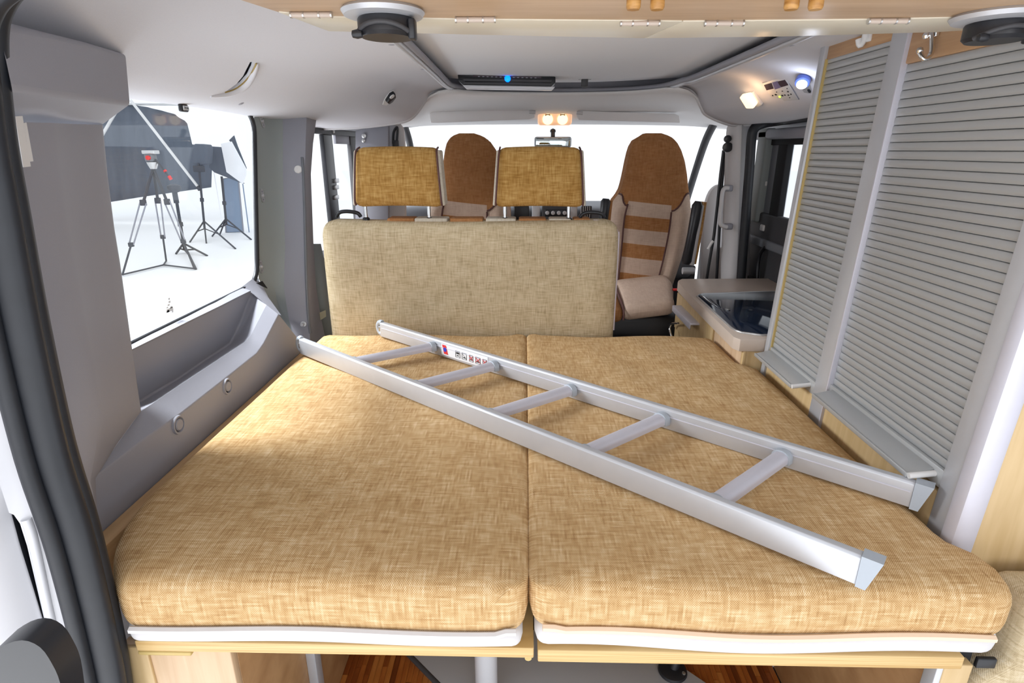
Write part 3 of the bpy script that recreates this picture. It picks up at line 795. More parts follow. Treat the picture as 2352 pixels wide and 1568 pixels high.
# rolled beige cushion stored at the right of the bed
cu = thing('stored_cushion', (.92, .75, 0), 'beige woven cushion standing on end beside the wooden bed box', 'cushion')
a, b = PY(.74, 2262, 1420), PY(.74, 2400, 1420)
rbox('cover', (a.x + .022, .735, .0), (a.x + .18, .84, PY(.74, 2310, 1392).z), .028, 'beige', cu, (4, 3, 14), lambda p: p + V((.050 * smooth01((p.z - .53) / .07), 0, 0)))
c = PY(.75, 2238, 1520)
box('strap', c + V((.002, -.004, -.010)), c + V((.034, .004, .010)), 'black', cu, .002)
box('fastener_strip', (a.x - .006, .757, .0), (a.x + .018, .80, zr1 + .002), 'softblack', cu, .003)

# ---- bed boards and mattresses
bdl = thing('bed_board', (-.35, 1.3, zl0), 'plywood bed board under the mattress half beside the window', 'bed board')
box('panel', (-.652, .728, zl0), (PY(.73, 1226, 1490).x, 2.0, zl1), 'ply', bdl, .002)
bdr = thing('bed_board', (.4, 1.3, zr0), 'plywood bed board under the mattress half beside the shutter cabinet', 'bed board')
box('panel', (PY(.73, 1235, 1510).x, .728, zr0), (PY(.73, 2218, 1500).x, 1.72, zr1), 'ply', bdr, .002)
xh = PY(.73, 1230, 1500).x
hg = box('hinge_leaf', (xh - .05, .74, zl0 - .004), (xh - .006, .80, zl0), 'steel', bdl, 0)
rod('hinge_pin', V((xh - .012, .735, zl0 - .008)), V((xh - .012, .80, zl0 - .008)), .006, 'gold', bdl, 10)
box('hinge_leaf', (xh + .008, .74, zr0 - .004), (xh + .05, .80, zr0), 'steel', bdr, 0)
box('bed_ledge', (-.797, .80, zl1), (-.762, 1.95, .715), 'woodh', wall_left, .003)

LX = [(.70, -.655), (.735, -.668), (.80, -.715), (.87, -.742), (.95, -.757), (1.77, -.757), (2.1, -.757)]
RX = [(.70, .765), (.735, .783), (.79, .797), (.825, .786), (.848, .760), (.87, .757), (1.67, .750), (1.695, .735), (1.716, .7035), (2.1, .697)]
ZT = .752
def mattress(label, xl, xr, z0, side):
    root = thing('mattress', ((xl(1.3) + xr(1.3)) / 2, 1.3, z0), label, 'mattress')
    def warp(p):
        u, v, w = p
        y = .718 + (2.012 - .718) * v / 1.3
        t = u / .75
        x = xl(y) + (xr(y) - xl(y)) * t
        seamx = xl(y) if side else xr(y)
        ds = abs(x - seamx)
        if ds < .06:
            Hh = ZT - z0; d = ZT - w
            d2 = .2 * d if d <= .036 else .0072 + (d - .036) * (Hh - .0072) / (Hh - .036)
            w = ZT - (d2 + (d - d2) * smooth01((ds - .035) / .02))
        top = smooth01((w - z0) / (ZT - z0))
        tt = (4 * t * (1 - t)) * (4 * (v / 1.3) * (1 - v / 1.3))
        wav = .0025 * math.sin(9 * x + 3) * math.sin(7 * y) + .0015 * math.sin(31 * x + 11 * y)
        back = smooth01((v / 1.3 - .93) / .07)
        dz = top * (.006 * tt ** .5 + wav * min(1, tt * 3) + back * .004 * math.sin(14 * x + 1))
        dy = (1 - smooth01(v / .12)) * .003 * math.sin(13 * x)
        return V((x, y + dy, w + dz))
    rbox('cover', (0, 0, z0), (.75, 1.3, ZT), .036, 'tan', root, (26, 40, 4), warp)
    def warp2(p):
        q = warp(p)
        return V((q.x, q.y, p.z + .004 * math.sin(9 * q.x + 1) * (1 if side else .2)))
    rbox('underside_lining', (.010, .001, z0 - (.030 if side else .022)), (.740, 1.299, z0 + .018), .022, 'whitecloth', root, (26, 20, 1), warp2)
    fr = []
    for k in range(40):
        t = .03 + .94 * k / 39
        q = warp(V((.75 * t, .0, z0 + .016)))
        fr.append(q + V((0, -.001, .003 * math.sin(11 * q.x) * (1 if side else 0))))
    tube('zip_band' if side else 'hem', fr, .006, plain('peach_band', (0.78, 0.60, 0.44), .7) if side else 'whitecloth', root, 6)
    return root
mattress('tan woven mattress half beside the window with the ladder across it', lambda y: interp(LX, y), lambda y: .0112, zl1 + .023, 0)
mattress('tan woven mattress half beside the shutter cabinet with a loose white lining edge', lambda y: .0114, lambda y: interp(RX, y), zr1 + .0345, 1)

# ---- ladder
LZ = .762
lad = thing('ladder', (0, 1.4, LZ), 'aluminium ladder with five ribbed rungs lying across the tan mattress', 'ladder')
r1a, r1b = PZ(LZ, 690, 812), PZ(LZ, 1964, 1342)
r2a, r2b = PZ(LZ, 874, 772), PZ(LZ, 2088, 1165)
dirv = (r1b - r1a).normalized()
side = V((dirv.y, -dirv.x, 0)); side = side if side.y > 0 else -side
RH, RW = .052, .021
def stile(a, b, out):
    dd = (b - a).normalized(); s = V((-dd.y, dd.x, 0)); s = s if s.y > 0 else -s
    prof = [(0, 0), (0, RH - .004), (.004, RH), (RW - .004, RH), (RW, RH - .004), (RW, 0)]
    sec = [a + s * (u * out) + V((0, 0, w)) for u, w in prof]
    st = prism('stile', sec, b - a, 'alu', lad, .0012)
    z = RH * .62
    if a is r2a: rod('stile_groove', a - s * (.0006 * out) + dd * .01 + V((0, 0, z)), b - s * (.0006 * out) - dd * .004 + V((0, 0, z)), .0014, 'alulight', st, 6)
    # rubber foot at the near end and hook cap at the far end
    ft = [b + s * (u * out) + V((0, 0, w)) for u, w in ((-.002, -.002), (-.002, RH + .002), (RW + .002, RH + .002), (RW + .002, -.002))]
    v2 = [p + dd * (.014 if i in (0, 3) else .029) for i, p in enumerate(ft)]
    mk('foot_cap', ft + v2, [(0, 1, 2, 3), (4, 7, 6, 5), (0, 4, 5, 1), (1, 5, 6, 2), (2, 6, 7, 3), (3, 7, 4, 0)], 'cap', lad, False)
    hk = []
    for k in range(9):
        t = math.pi * (-.1 + 1.2 * k / 8)
        hk.append(a - dd * (.004 + .020 * math.sin(t)) + s * (RW / 2 * out) + V((0, 0, RH * .55 + .022 * math.cos(t))))
    tube('hook_cap', hk, .009, 'cap', lad, 10)
    box('hook_pin', a - dd * .012 + s * (RW / 2 * out) + V((-.006, -.006, .014)), a - dd * .012 + s * (RW / 2 * out) + V((.006, .006, .034)), 'steel', lad, .003)
    return dd, s
dd, s1 = stile(r1a, r1b, 1)
dd2, s2 = stile(r2a, r2b, 1)
import itertools
def closest(a, d, p): return a + d * ((p - a).dot(d))
for (x, y, fx, fy) in [(838, 818, 984, 796), (977, 872, 1125, 841), (1147, 936, 1300, 898), (1360, 1020, 1513, 964), (1652, 1136, 1793, 1051)]:
    p0 = PZ(LZ + RH * .62, x, y)
    q0 = closest(r1a, dd, p0) + s1 * RW; q0.z = LZ + RH * .58
    q1 = closest(r2a, dd2, PZ(LZ + RH * .6, fx, fy)); q1.z = q0.z
    ax = (q1 - q0).normalized(); tr = ax.cross(V((0, 0, 1)))
    ln = (q1 - q0).length
    prof = []
    for k in range(14):
        an = math.pi * k / 13
        prof.append((.0165 * math.cos(an), .013 * math.sin(an) - .003))
    prof = prof + [(-.0165, -.012), (.0165, -.012)]
    sec = [q0 + ax * .004 + tr * u + V((0, 0, w)) for u, w in prof]
    rg = prism('rung', sec, ax * (ln - .008), 'alulight', lad, 0)
    for e, dr in ((q0, ax), (q1, -ax)):
        prf = [(u * 1.22, w * 1.28) for u, w in prof]
        prism('rung_collar', [e + tr * u + V((0, 0, w)) for u, w in prf], dr * .016, 'cap', rg, .001)
# warning sticker on the far stile
def stick(name, t0, t1, h0, h1, mat, parent, lift=.0006):
    o0 = r2a - s2 * lift
    return prism(name, [o0 + dd2 * t0 + V((0, 0, h0)), o0 + dd2 * t1 + V((0, 0, h0)), o0 + dd2 * t1 + V((0, 0, h1)), o0 + dd2 * t0 + V((0, 0, h1))], -s2 * .0004, mat, parent)
tA = (closest(r2a, dd2, PZ(LZ + .03, 1008, 800)) - r2a).length
tB = (closest(r2a, dd2, PZ(LZ + .03, 1118, 832)) - r2a).length
stk = stick('warning_sticker', tA, tB, .007, .045, 'paper', lad)
L = tB - tA
o0 = r2a - s2 * .0014
q = [(.02, .042), (.11, .042), (.15, .012), (.06, .012)]
prism('sticker_emblem', [o0 + dd2 * (tA + L * u) + V((0, 0, w)) for u, w in q], -s2 * .0003, 'red', stk)
lathe('emblem_disc', [(.0075, 0), (.0075, .0004)], o0 - s2 * .0004 + dd2 * (tA + L * .085) + V((0, 0, .027)), -s2, 'blue', stk, 16)
for k, (u0, u1) in enumerate(((.32, .42), (.46, .56), (.62, .70), (.75, .85), (.90, .98))):
    for (ua, ub, ha, hb) in ((u0, u1, .034, .035), (u0, u1, .0135, .0145), (u0, u0 + .008, .0135, .035), (u1 - .008, u1, .0135, .035), (u0 + .03, u1 - .03, .018, .0215)):
        stick('sticker_mark', tA + L * ua, tA + L * ub, ha, hb, 'ink', stk, .0014)
    if k >= 2:
        for sgn in (0, 1):
            ua, ub = (u0, u1) if sgn else (u1, u0)
            a = o0 - s2 * .0006 + dd2 * (tA + L * ua) + V((0, 0, .018)); b = o0 - s2 * .0006 + dd2 * (tA + L * ub) + V((0, 0, .033))
            rod('sticker_cross', a, b, .0009, 'red', stk, 5)
    elif k == 0:
        stick('sticker_mark', tA + L * (u0 + .02), tA + L * (u1 - .02), .025, .032, 'ink', stk, .0014)
    else:
        rod('sticker_mark', o0 + dd2 * (tA + L * u0) + V((0, 0, .034)), o0 + dd2 * (tA + L * u1) + V((0, 0, .015)), .0006, 'ink', stk, 5)

# ---- cabinet with roller shutters
def cabx(z): return .775 + .030 * (z - .75) / .9
LEAN = V((.030 / .9, 0, 1)).normalized()
cab = thing('shutter_cabinet', (.9, 1.3, 0), 'tall wooden cabinet with two silver roller shutters beside the bed', 'cabinet')
def leanbox(name, y0, y1, z0, z1, d0, d1, mat, parent=cab, bev=.003, ):
    q = [V((cabx(z0) + d0, y0, z0)), V((cabx(z0) + d1, y0, z0)), V((cabx(z0) + d1, y1, z0)), V((cabx(z0) + d0, y1, z0))]
    return prism(name, q, LEAN * ((z1 - z0) / LEAN.z), mat, parent, bev)
leanbox('frame_post', 1.690, 1.716, .70, 1.672, -.010, .030, 'alu')
leanbox('frame_edging', 1.686, 1.690, .80, 1.63, -.004, .012, 'gold', bev=.0005)
leanbox('frame_post', 1.338, 1.400, .70, 1.672, -.006, .030, 'alu')
leanbox('frame_edging', 1.333, 1.338, .70, 1.672, -.010, .010, 'alulight', bev=.001)
leanbox('frame_post', .880, .925, .70, 1.672, -.006, .030, 'alu')
leanbox('frame_corner', .852, .884, .60, 1.672, -.014, .030, 'alulight', bev=.008)
leanbox('shutter_backing', .90, 1.70, .70, 1.672, .016, .020, 'slat', bev=0)
leanbox('header_panel', 1.398, 1.692, 1.628, 1.672, .000, .014, 'woodhdr')
leanbox('header_panel', .90, 1.340, 1.572, 1.672, -.002, .014, 'woodhdr')
leanbox('base_panel', 1.398, 1.692, .60, .800, -.003, .014, 'wood')
leanbox('base_panel', .90, 1.340, .60, .798, -.003, .014, 'wood')
box('end_panel', (.795, .858, 0), (1.16, .874, 1.672), 'wood', cab, .002)
box('body_back', (1.13, .87, 0), (1.16, 1.716, 1.672), 'wood', cab, 0)
box('body_side', (.80, 1.70, 0), (1.16, 1.716, 1.672), 'wood', cab, 0)
PIT = .0174
def slat_mesh(L):
    prof = [(.010, -.0085), (.0005, -.0084), (-.0012, -.0072), (-.0020, -.001), (-.0016, .0060), (-.0004, .0078), (.0016, .0081), (.010, .0081)]
    vs = [V((x, y, z)) for y in (-L / 2, L / 2) for x, z in prof]; n = len(prof)
    fs = [(i, i + 1, n + i + 1, n + i) for i in range(n - 1)] + [tuple(range(n)), tuple(range(2 * n - 1, n - 1, -1)), (n - 1, 0, n, 2 * n - 1)]
    me = bpy.data.meshes.new('shutter_slat'); me.from_pydata([tuple(v) for v in vs], [], fs)
    bm = bmesh.new(); bm.from_mesh(me); bmesh.ops.recalc_face_normals(bm, faces=bm.faces); bm.to_mesh(me); bm.free()
    me.polygons.foreach_set('use_smooth', [True] * len(me.polygons)); me.set_sharp_from_angle(angle=math.radians(50))
    me.materials.append(M['slat']); return me
for (y0, y1, z0, z1, nm) in ((1.398, 1.688, .818, 1.630, 'small'), (.918, 1.338, .842, 1.576, 'large')):
    sh = empty('roller_shutter', (cabx(z0), (y0 + y1) / 2, z0)); sh.parent = cab; sh.matrix_parent_inverse = world_of(cab).inverted()
    sh['label'] = 'narrow silver roller shutter' if nm == 'small' else 'wide silver roller shutter'
    me = slat_mesh(y1 - y0)
    z = z0 + PIT / 2
    while z < z1:
        o = bpy.data.objects.new('shutter_slat', me); COL.objects.link(o)
        o.parent = sh; o.matrix_parent_inverse = world_of(sh).inverted()
        o.location = (cabx(z) + .004, (y0 + y1) / 2, z); o.rotation_euler = (0, math.atan(.030 / .9), 0)
        z += PIT
    bar = leanbox('bottom_bar', y0, y1, z0 - .036, z0, -.004, .012, 'slat', sh, .002)
    ya, yb = (y0 + .03, y1 - .005) if nm == 'small' else (y0 + .03, y1 - .02)
    led = prism('pull_ledge', [V((cabx(z0) - .004, y, z0 - zz)) for y, zz in ((ya, .008), (yb, .008))] + [V((cabx(z0) - .052, y, z0 - .020)) for y in (yb, ya)], (0, 0, -.004), 'slat', sh, .001)
    box('ledge_lip', (cabx(z0) - .054, ya, z0 - .028), (cabx(z0) - .050, yb, z0 - .018), 'slat', sh, .001)
    rod('ledge_end', V((cabx(z0) - .052, ya - .004, z0 - .022)), V((cabx(z0) - .004, ya - .004, z0 - .016)), .006, 'whiteplas', sh, 10)
# hooks on the headers
hk = thing('coat_hook', PY(1.17, 2140, 90), 'chrome coat hook with round ends on the wooden cabinet header', 'hook')
xh = cabx(1.6)
hp = [PX(xh - .012, 2141, 70), PX(xh - .012, 2141, 100), PX(xh - .012, 2140, 118), PX(xh - .016, 2134, 130), PX(xh - .026, 2124, 136), PX(xh - .032, 2116, 128), PX(xh - .034, 2113, 116)]
tube('stem', catmull(hp, 4), .0045, 'chrome', hk, 10)
for q in ((hp[-1]), PX(xh - .02, 2127, 82)):
    lathe('knob', [(0, -.007), (.0045, -.005), (.0065, 0), (.0045, .005), (0, .007)], q, (0, 0, 1), 'chrome', hk, 14)
tube('arm', [PX(xh - .012, 2141, 80), PX(xh - .02, 2127, 82)], .004, 'chrome', hk, 8)
box('mount', hp[0] + V((.002, -.010, -.012)), hp[0] + V((.0105, .010, .03)), 'chrome', hk, .002)
h2 = thing('coat_hook', PX(cabx(1.64), 1980, 95), 'small white plastic hook on the narrow cabinet header', 'hook')
tube('hook_body', catmull([PX(cabx(1.64) - .006, 1990, 72), PX(cabx(1.64) - .008, 1984, 92), PX(cabx(1.64) - .014, 1975, 104), PX(cabx(1.64) - .018, 1972, 90)], 4), [.007] * 13, 'whiteplas', h2, 10)
box('plate', PX(cabx(1.64) - .004, 1990, 84) + V((-.001, -.016, -.012)), PX(cabx(1.64) - .004, 1990, 84) + V((.006, .016, .006)), 'whiteplas', h2, .002)

# ---- kitchen unit and worktop
kit = thing('kitchen_unit', (.9, 2.15, 0), 'wooden kitchen unit with a metal drawer grip beside the bench', 'cabinet')
box('carcass', (.715, 1.725, 0), (1.15, 2.57, .790), 'wood', kit, .002)
box('drawer_front', (.703, 2.02, .62), (.716, 2.54, .785), 'wood', kit, .002)
box('door_panel', (.705, 1.74, .45), (.716, 2.005, .785), 'woodv', kit, .002)
box('end_panel', (.705, 1.722, 0), (.716, 1.738, .79), 'wood', kit, .002)
g0, g1 = PX(.672, 1549, 694), PX(.672, 1588, 752)
gz = (g0.z + g1.z) / 2
box('drawer_grip', (.668, g1.y, gz - .006), (.705, g0.y, gz + .002), 'alulight', kit, .002)
box('grip_lip', (.664, g1.y, gz - .024), (.669, g0.y, gz + .002), 'alulight', kit, .002)
hh = [PX(.672, x, y) for x, y in ((1558, 742), (1543, 743), (1538, 752), (1540, 766), (1546, 782))]
tube('door_handle', catmull(hh, 4), .005, 'chrome', kit, 8)
wt = thing('worktop', (.9, 2.15, .79), 'pale brown kitchen worktop with an inset dark glass hob lid', 'worktop')
zt_ = .830
prism('top', [V((.715, 2.585, .790)), V((.703, 2.55, .790)), V((.690, 2.25, .790)), V((.678, 1.75, .790)), V((.690, 1.722, .790)), V((1.147, 1.722, .790)), V((1.147, 2.64, .790)), V((.74, 2.62, .790))], (0, 0, .040), 'worktop', wt, .0015)
hob = [PZ(zt_, *q) for q in [(1601, 682), (1606, 678), (1614, 676), (1765, 671)]]
hob += [hob[-1] + V((.06, .0, 0)), V((hob[-1].x + .06, 1.80, zt_)), PZ(zt_, 1749, 771), PZ(zt_, 1704, 765), PZ(zt_, 1690, 760), PZ(zt_, 1680, 754)]
prism('hob_lid', hob, (0, 0, .004), 'hob', wt, .001)
tube('hob_rim', [p + V((0, 0, .002)) for p in hob], .004, 'steel', wt, 8, closed=True)
lathe('finger_hole', [(.010, .0055), (.010, .0065), (.007, .0065)], PZ(zt_, 1671, 714), (0, 0, 1), 'chrome', wt, 18)

# ---- bench with headrests
bn = thing('bench', (-.2, 2.1, 0), 'beige woven two-seat bench backrest seen from behind the mattress', 'seat')
z_top = 1.158
def wb(p):
    t = smooth01((p.z - 1.0) / .16)
    return V((p.x, p.y + .012 * t, p.z - .006 * math.sin(11 * p.x) * 0 + .004 * t * math.sin(5.2 * p.x)))
rbox('backrest', (-.738, 2.022, .46), (.343, 2.165, z_top), .050, 'beige', bn, (24, 3, 14), wb)
sx = [-.70, -.53, -.46, -.415, -.30, -.20, -.10, .0, .10, .18, .25, .31]
for i, (xa, xb) in enumerate(zip([-.50, -.40, -.27, -.14, -.02, .09, .18], [-.40, -.28, -.15, -.03, .08, .17, .24])):
    rbox('top_stripe', (xa, 2.085, z_top - .01), (xb, 2.16, z_top + .008), .006, 'seatbrown' if i % 2 == 0 else 'beigelight', bn, (2, 2, 1))
pt = [V((.3430, 2.070, .75)), V((.3430, 2.074, 1.085)), V((.338, 2.078, 1.118)), V((.322, 2.082, 1.146)), V((.295, 2.084, 1.156)), V((.25, 2.084, 1.159))]
tube('backrest_piping', catmull(pt, 5), .0042, 'piplight', bn, 6)
box('seat_base', (-.70, 2.10, .0), (.26, 2.50, .46), 'woodv', bn, .004)
rbox('seat_cushion', (-.72, 2.17, .46), (.28, 2.60, .58), .03, 'beigelight', bn, (8, 6, 2))
for xx, nm in ((PY(2.11, 800, 490), 0), (PY(2.11, 1360, 492), 1)):
    hd = tube('release_handle', catmull([xx + V((-.045, 0, -.012)), xx + V((-.03, -.004, .004)), xx + V((0, -.006, .008)), xx + V((.035, -.004, .002)), xx + V((.045, 0, -.012))], 4), .007, 'black', bn, 8)
def headrest(xc, post0, post1, xpix):
    root = empty('headrest', (xc, 2.09, z_top)); root.parent = bn; root.matrix_parent_inverse = world_of(bn).inverted()
    zt, zb_ = PY(2.055, xc, 342).z, PY(2.055, xc, 478).z
    zt, zb_ = PY(2.055, 1176, 340).z, PY(2.055, 1176, 478).z
    w0, w1 = .145, .160
    def wp(p):
        t = (p.z - zb_) / (zt - zb_)
        k = w1 + (w0 - w1) * t
        return V((xc + (p.x - xc) / .15 * k, p.y + .018 * t * t, p.z + .006 * math.cos((p.x - xc) * 9)))
    rbox('cushion', (xc - .15, 2.05, zb_), (xc + .15, 2.145, zt), .026, 'head_tan', root, (10, 3, 8), wp)
    for sgn in (-1, 1):
        rbox('side_panel', (xc + sgn * .150 - .006, 2.060, zb_ + .006), (xc + sgn * .150 + .006, 2.140, zt - .008), .006, 'beigelight', root, (1, 3, 6), wp)
        loop = [wp(V((xc + sgn * .146, 2.0505, zb_ + .028))), wp(V((xc + sgn * .146, 2.0495, (zb_ + zt) / 2))), wp(V((xc + sgn * .146, 2.0500, zt - .03))), wp(V((xc + sgn * .145, 2.062, zt - .008))), wp(V((xc + sgn * .145, 2.10, zt + .001)))]
        tube('piping', catmull([wp(V((xc + sgn * .145, 2.062, zb_ + .008)))] + loop, 4), .0034, 'piping', root, 6)
    for px in (post0, post1):
        b = PY(2.10, px, 500); b.z = z_top - .01
        rod('post', b, V((b.x, 2.10, zb_ + .03)), .0065, 'chrome', root, 14)
        lathe('post_sleeve', [(.013, 0), (.013, .012), (.008, .016)], V((b.x, 2.10, z_top - .006)), (0, 0, 1), 'black', root, 14)
headrest((PY(2.055, 806, 400).x + PY(2.055, 1016, 400).x) / 2, 841, 986, 0)
headrest((PY(2.055, 1134, 400).x + PY(2.055, 1346, 400).x) / 2, 1160, 1306, 0)

# ---- swivelled front seats
def front_seat(label, dx, Yb):
    root = thing('front_seat', (.66 + dx, Yb, 0), label, 'seat', )
    SIL = [(305, 1490, 1525), (309, 1478, 1538), (316, 1467, 1552), (328, 1458, 1563), (345, 1452, 1572), (370, 1446, 1580), (400, 1440, 1585), (430, 1433, 1588), (445, 1427, 1590), (462, 1412, 1592),
           (490, 1401, 1593), (520, 1397, 1590), (560, 1395, 1581), (600, 1393, 1570), (640, 1391, 1557), (672, 1390, 1546)]
    nu, nv = 44, 76
    yl = [(a, b) for a, b, c in SIL]; yr_ = [(a, c) for a, b, c in SIL]
    def P(u, py):
        py = min(py, 690)
        xl, xr = interp(yl, py), interp(yr_, py)
        base = PY(Yb, xl + (xr - xl) * u, py)
        wid = (xr - xl) / 190
        edge = 1 - (2 * u - 1) ** 2
        low = smooth01((py - 445) / 40)
        dome = .085 * (max(edge, 0) ** .5) * min(1, wid)
        bol = low * .030 * (math.exp(-((u - .07) / .09) ** 2) + math.exp(-((u - .88) / .11) ** 2))
        top = smooth01((py - 303) / 26)
        y = Yb + .06 - dome * top - bol
        v = base - CAM
        q = V((base.x, y, base.z))
        return q + V((dx, 0, 0))
    P0 = P
    def P(u, py): return P0(u, py + 10 * max(0, min(1, (u - .175) / .545)) * smooth01((py - 400) / 60))
    def zone(u, py):
        uc = u * 1.0
        if uc < .175 or uc > .72:
            lim = 447 + 25 * smooth01((uc - .02) / .15) if uc < .175 else 474 - 36 * smooth01((uc - .72) / .24)
            return 'head_panel' if py < lim else ('bolster_a' if uc < .175 else 'bolster_b')
        sk = 0
        for b, n in ((461, 'head_panel'), (493, 's0'), (523, 's1'), (556, 's2'), (588, 's3'), (624, 's4'), (700, 's5')):
            if py - sk < b: return n
        return 's5'
    us = [i / nu for i in range(nu + 1)]; ys = sorted([305 + (672 - 305) * (j / nv) for j in range(nv + 1)] + [461, 493, 523, 556, 588, 624]); nv = len(ys) - 1
    us = sorted(us + [.1749, .1751, .7199, .7201])
    acc = {}
    for j in range(nv):
        for i in range(len(us) - 1):
            z = zone((us[i] + us[i + 1]) / 2, (ys[j] + ys[j + 1]) / 2)
            acc.setdefault(z, []).append((i, j))
    for z, cells in acc.items():
        idx, vs, fs = {}, [], []
        def vid(i, j):
            if (i, j) not in idx: idx[(i, j)] = len(vs); vs.append(P(us[i], ys[j]))
            return idx[(i, j)]
        for i, j in cells: fs.append((vid(i, j), vid(i + 1, j), vid(i + 1, j + 1), vid(i, j + 1)))
        nm = 'bolster' if z.startswith('bol') else ('stripe' if z[0] == 's' else z)
        mt = 'seatbrown' if z in ('head_panel', 's1', 's3', 's5') else 'seatbeige'
        mk(nm, vs, fs, mt, root, True, True, 80)
    back = [[P(us[i], ys[j]) + V((0, .06 + .05 * math.sin(math.pi * us[i]) + .03, 0)) for i in range(0, len(us), 4)] for j in range(0, nv + 1, 4)]
    grid('back_shell', back, 'seatbrown', root, uv=True)
    for u0, ya, yb in ((.175, 468, 668), (.72, 476, 668)):
        tube('piping', [P(u0, ya + (yb - ya) * k / 14) + V((0, -.003, 0)) for k in range(15)], .0045, 'piping', root, 6)
    for side_ in (0, 1):
        uu = [.0 + .175 * k / 6 for k in range(7)] if side_ == 0 else [.72 + .28 * k / 8 for k in range(9)]
        tube('piping', [P(u, (447 + 25 * smooth01((u - .02) / .15)) if side_ == 0 else (474 - 36 * smooth01((u - .72) / .24))) + V((0, -.003, 0)) for u in uu], .0045, 'piping', root, 6)
    # rim closing front to back
    rim = [P(0, y) for y in reversed(ys[::3])] + [P(1, y) for y in ys[::3]]
    rows = [rim, [p + V((0, .05, .0)) for p in rim], [p + V((0, .11, -.004)) for p in rim]]
    grid('side_gusset', rows, 'seatbrown', root, uv=True, angle=80)
    # cushion, base, arms
    def cw(p):
        t = (p.x - .38 - dx) / .40
        return V((p.x, p.y - .10 * (1 - t) * 0, p.z + .045 * smooth01((t - .35) / .6) - .02 * smooth01((Yb - p.y - .2) / .3)))
    drop = lambda p: p + V((0, 0, -.04 * smooth01((Yb - p.y - .02) / .42)))
    rbox('cushion_side', (.485 + dx, Yb - .42, .640), (.79 + dx, Yb + .02, .725), .042, 'seatbeige', root, (4, 6, 2), lambda p: drop(p) + V((-.05 * smooth01((Yb - p.y - .1) / .3) * (p.x - .485 - dx) / .3, 0, .035 * (p.x - .485 - dx) / .3)))
    rbox('cushion_centre', (.28 + dx, Yb - .42, .635), (.488 + dx, Yb + .02, .715), .035, 'seatbrown', root, (4, 6, 2), drop)
    tube('piping', catmull([drop(V((.487 + dx, Yb - .10, .722))), drop(V((.487 + dx, Yb - .34, .718))), drop(V((.487 + dx, Yb - .412, .70))), drop(V((.487 + dx, Yb - .42, .655)))], 4), .005, 'piping', root, 6)
    rbox('base_shell', (.30 + dx, Yb - .40, .50), (.80 + dx, Yb + .08, .635), .04, 'black', root, (4, 4, 2), lambda p: p + V((0, 0, .03 * smooth01((p.y - Yb + .3) / .3))), uv=False)
    box('swivel_plinth', (.36 + dx, Yb - .25, 0), (.78 + dx, Yb + .10, .505), 'softblack', root, .02)
    return root
fs_r = front_seat('striped brown and beige front seat turned rearward beside the kitchen worktop', 0, 3.08)
fs_l = front_seat('brown and beige front seat turned rearward behind the bench headrests', -.972, 3.08)
# raised armrests of the passenger seat
def arm(pts, r, root, nm='armrest'):
    return tube(nm, catmull(pts, 4), r, 'black', root, 10, flat=.7)
a0, a1 = PY(2.92, 1576, 606), PY(2.92, 1604, 462)
ar = tube('armrest', [a0, a0.lerp(a1, .05), a0.lerp(a1, .5), a0.lerp(a1, .93), a1], [.018, .026, .024, .028, .016], 'black', fs_r, 12)
tube('armrest_trim', [a0 + V((.042, .02, -.002)), a0.lerp(a1, .5) + V((.040, .02, 0)), a1 + V((.034, .02, -.004))], [.016, .018, .016], 'amber', ar, 10)
tube('armrest_pad', [a0 + V((.026, .0, -.004)), a1 + V((.02, 0, -.02))], [.016, .012], 'trimlight', ar, 10)
rod('armrest_pivot', a0 + V((-.01, .02, -.04)), a0 + V((.05, .02, -.04)), .018, 'alu', fs_r, 14)
b0, b1 = PY(2.98, 1381, 540), PY(2.98, 1392, 456)
ar2 = tube('armrest', [b0, b0.lerp(b1, .5), b0.lerp(b1, .92), b1], [.022, .024, .026, .016], 'black', fs_r, 12)
tube('armrest_trim', [b0 + V((.030, .01, 0)), b1 + V((.024, .01, -.01))], [.012, .012], 'seatbrown', ar2, 8)
box('buckle_button', PY(2.85, 1551, 662) - V((.012, .01, .012)), PY(2.85, 1557, 668) + V((.012, .01, .012)), 'red', fs_r, .003)

# ---- dashboard
da = thing('dashboard', (.17, 3.7, .6), 'grey dashboard with slatted vents seen between the bench headrests', 'dashboard')
zd = PY(3.55, 1250, 478).z
rbox('body', (-.80, 3.55, .62), (1.08, 4.15, zd), .06, 'dash', da, (10, 4, 3), uv=False)
box('lower_body', (-.85, 3.60, .0), (1.10, 3.75, .70), 'trimdark', da, .01)
for (x0, x1, m_) in ((1180, 1215, 'black'), (1222, 1240, 'trimlight'), (1245, 1305, 'trimdark'), (1310, 1325, 'trimlight'), (1335, 1358, 'black')):
    a, b = PY(3.53, x0, 477), PY(3.53, x1, 512)
    box('console_panel', (a.x, 3.52, b.z), (b.x, 3.56, a.z + .012), m_, da, .006)
for k in range(5):
    a = PY(3.515, 1334 + k * 5, 474); b = PY(3.515, 1334 + k * 5, 500)
    box('vent_slat', (a.x, 3.51, b.z), (a.x + .004, 3.52, a.z), 'trimlight', da, 0)
a = PY(3.53, 1285, 485)
box('instrument', a - V((.09, .015, .03)), a + V((.06, .0, .012)), 'black', da, .006)
for k in range(4): lathe('control_knob', [(.012, 0), (.012, .01), (.008, .014), (0, .014)], a + V((-.075 + k * .035, -.016, -.008)), (0, -1, 0), 'trimlight', da, 12)
tube('steering_wheel_rim', [V((-.33 + .19 * math.cos(t * math.pi / 14), 3.42 + .06 * math.sin(t * math.pi / 14), .93 + .17 * math.sin(t * math.pi / 14))) for t in range(28)], .016, 'black', da, 8, closed=True)
rod('steering_column', V((-.33, 3.42, .93)), V((-.33, 3.62, .86)), .03, 'black', da)

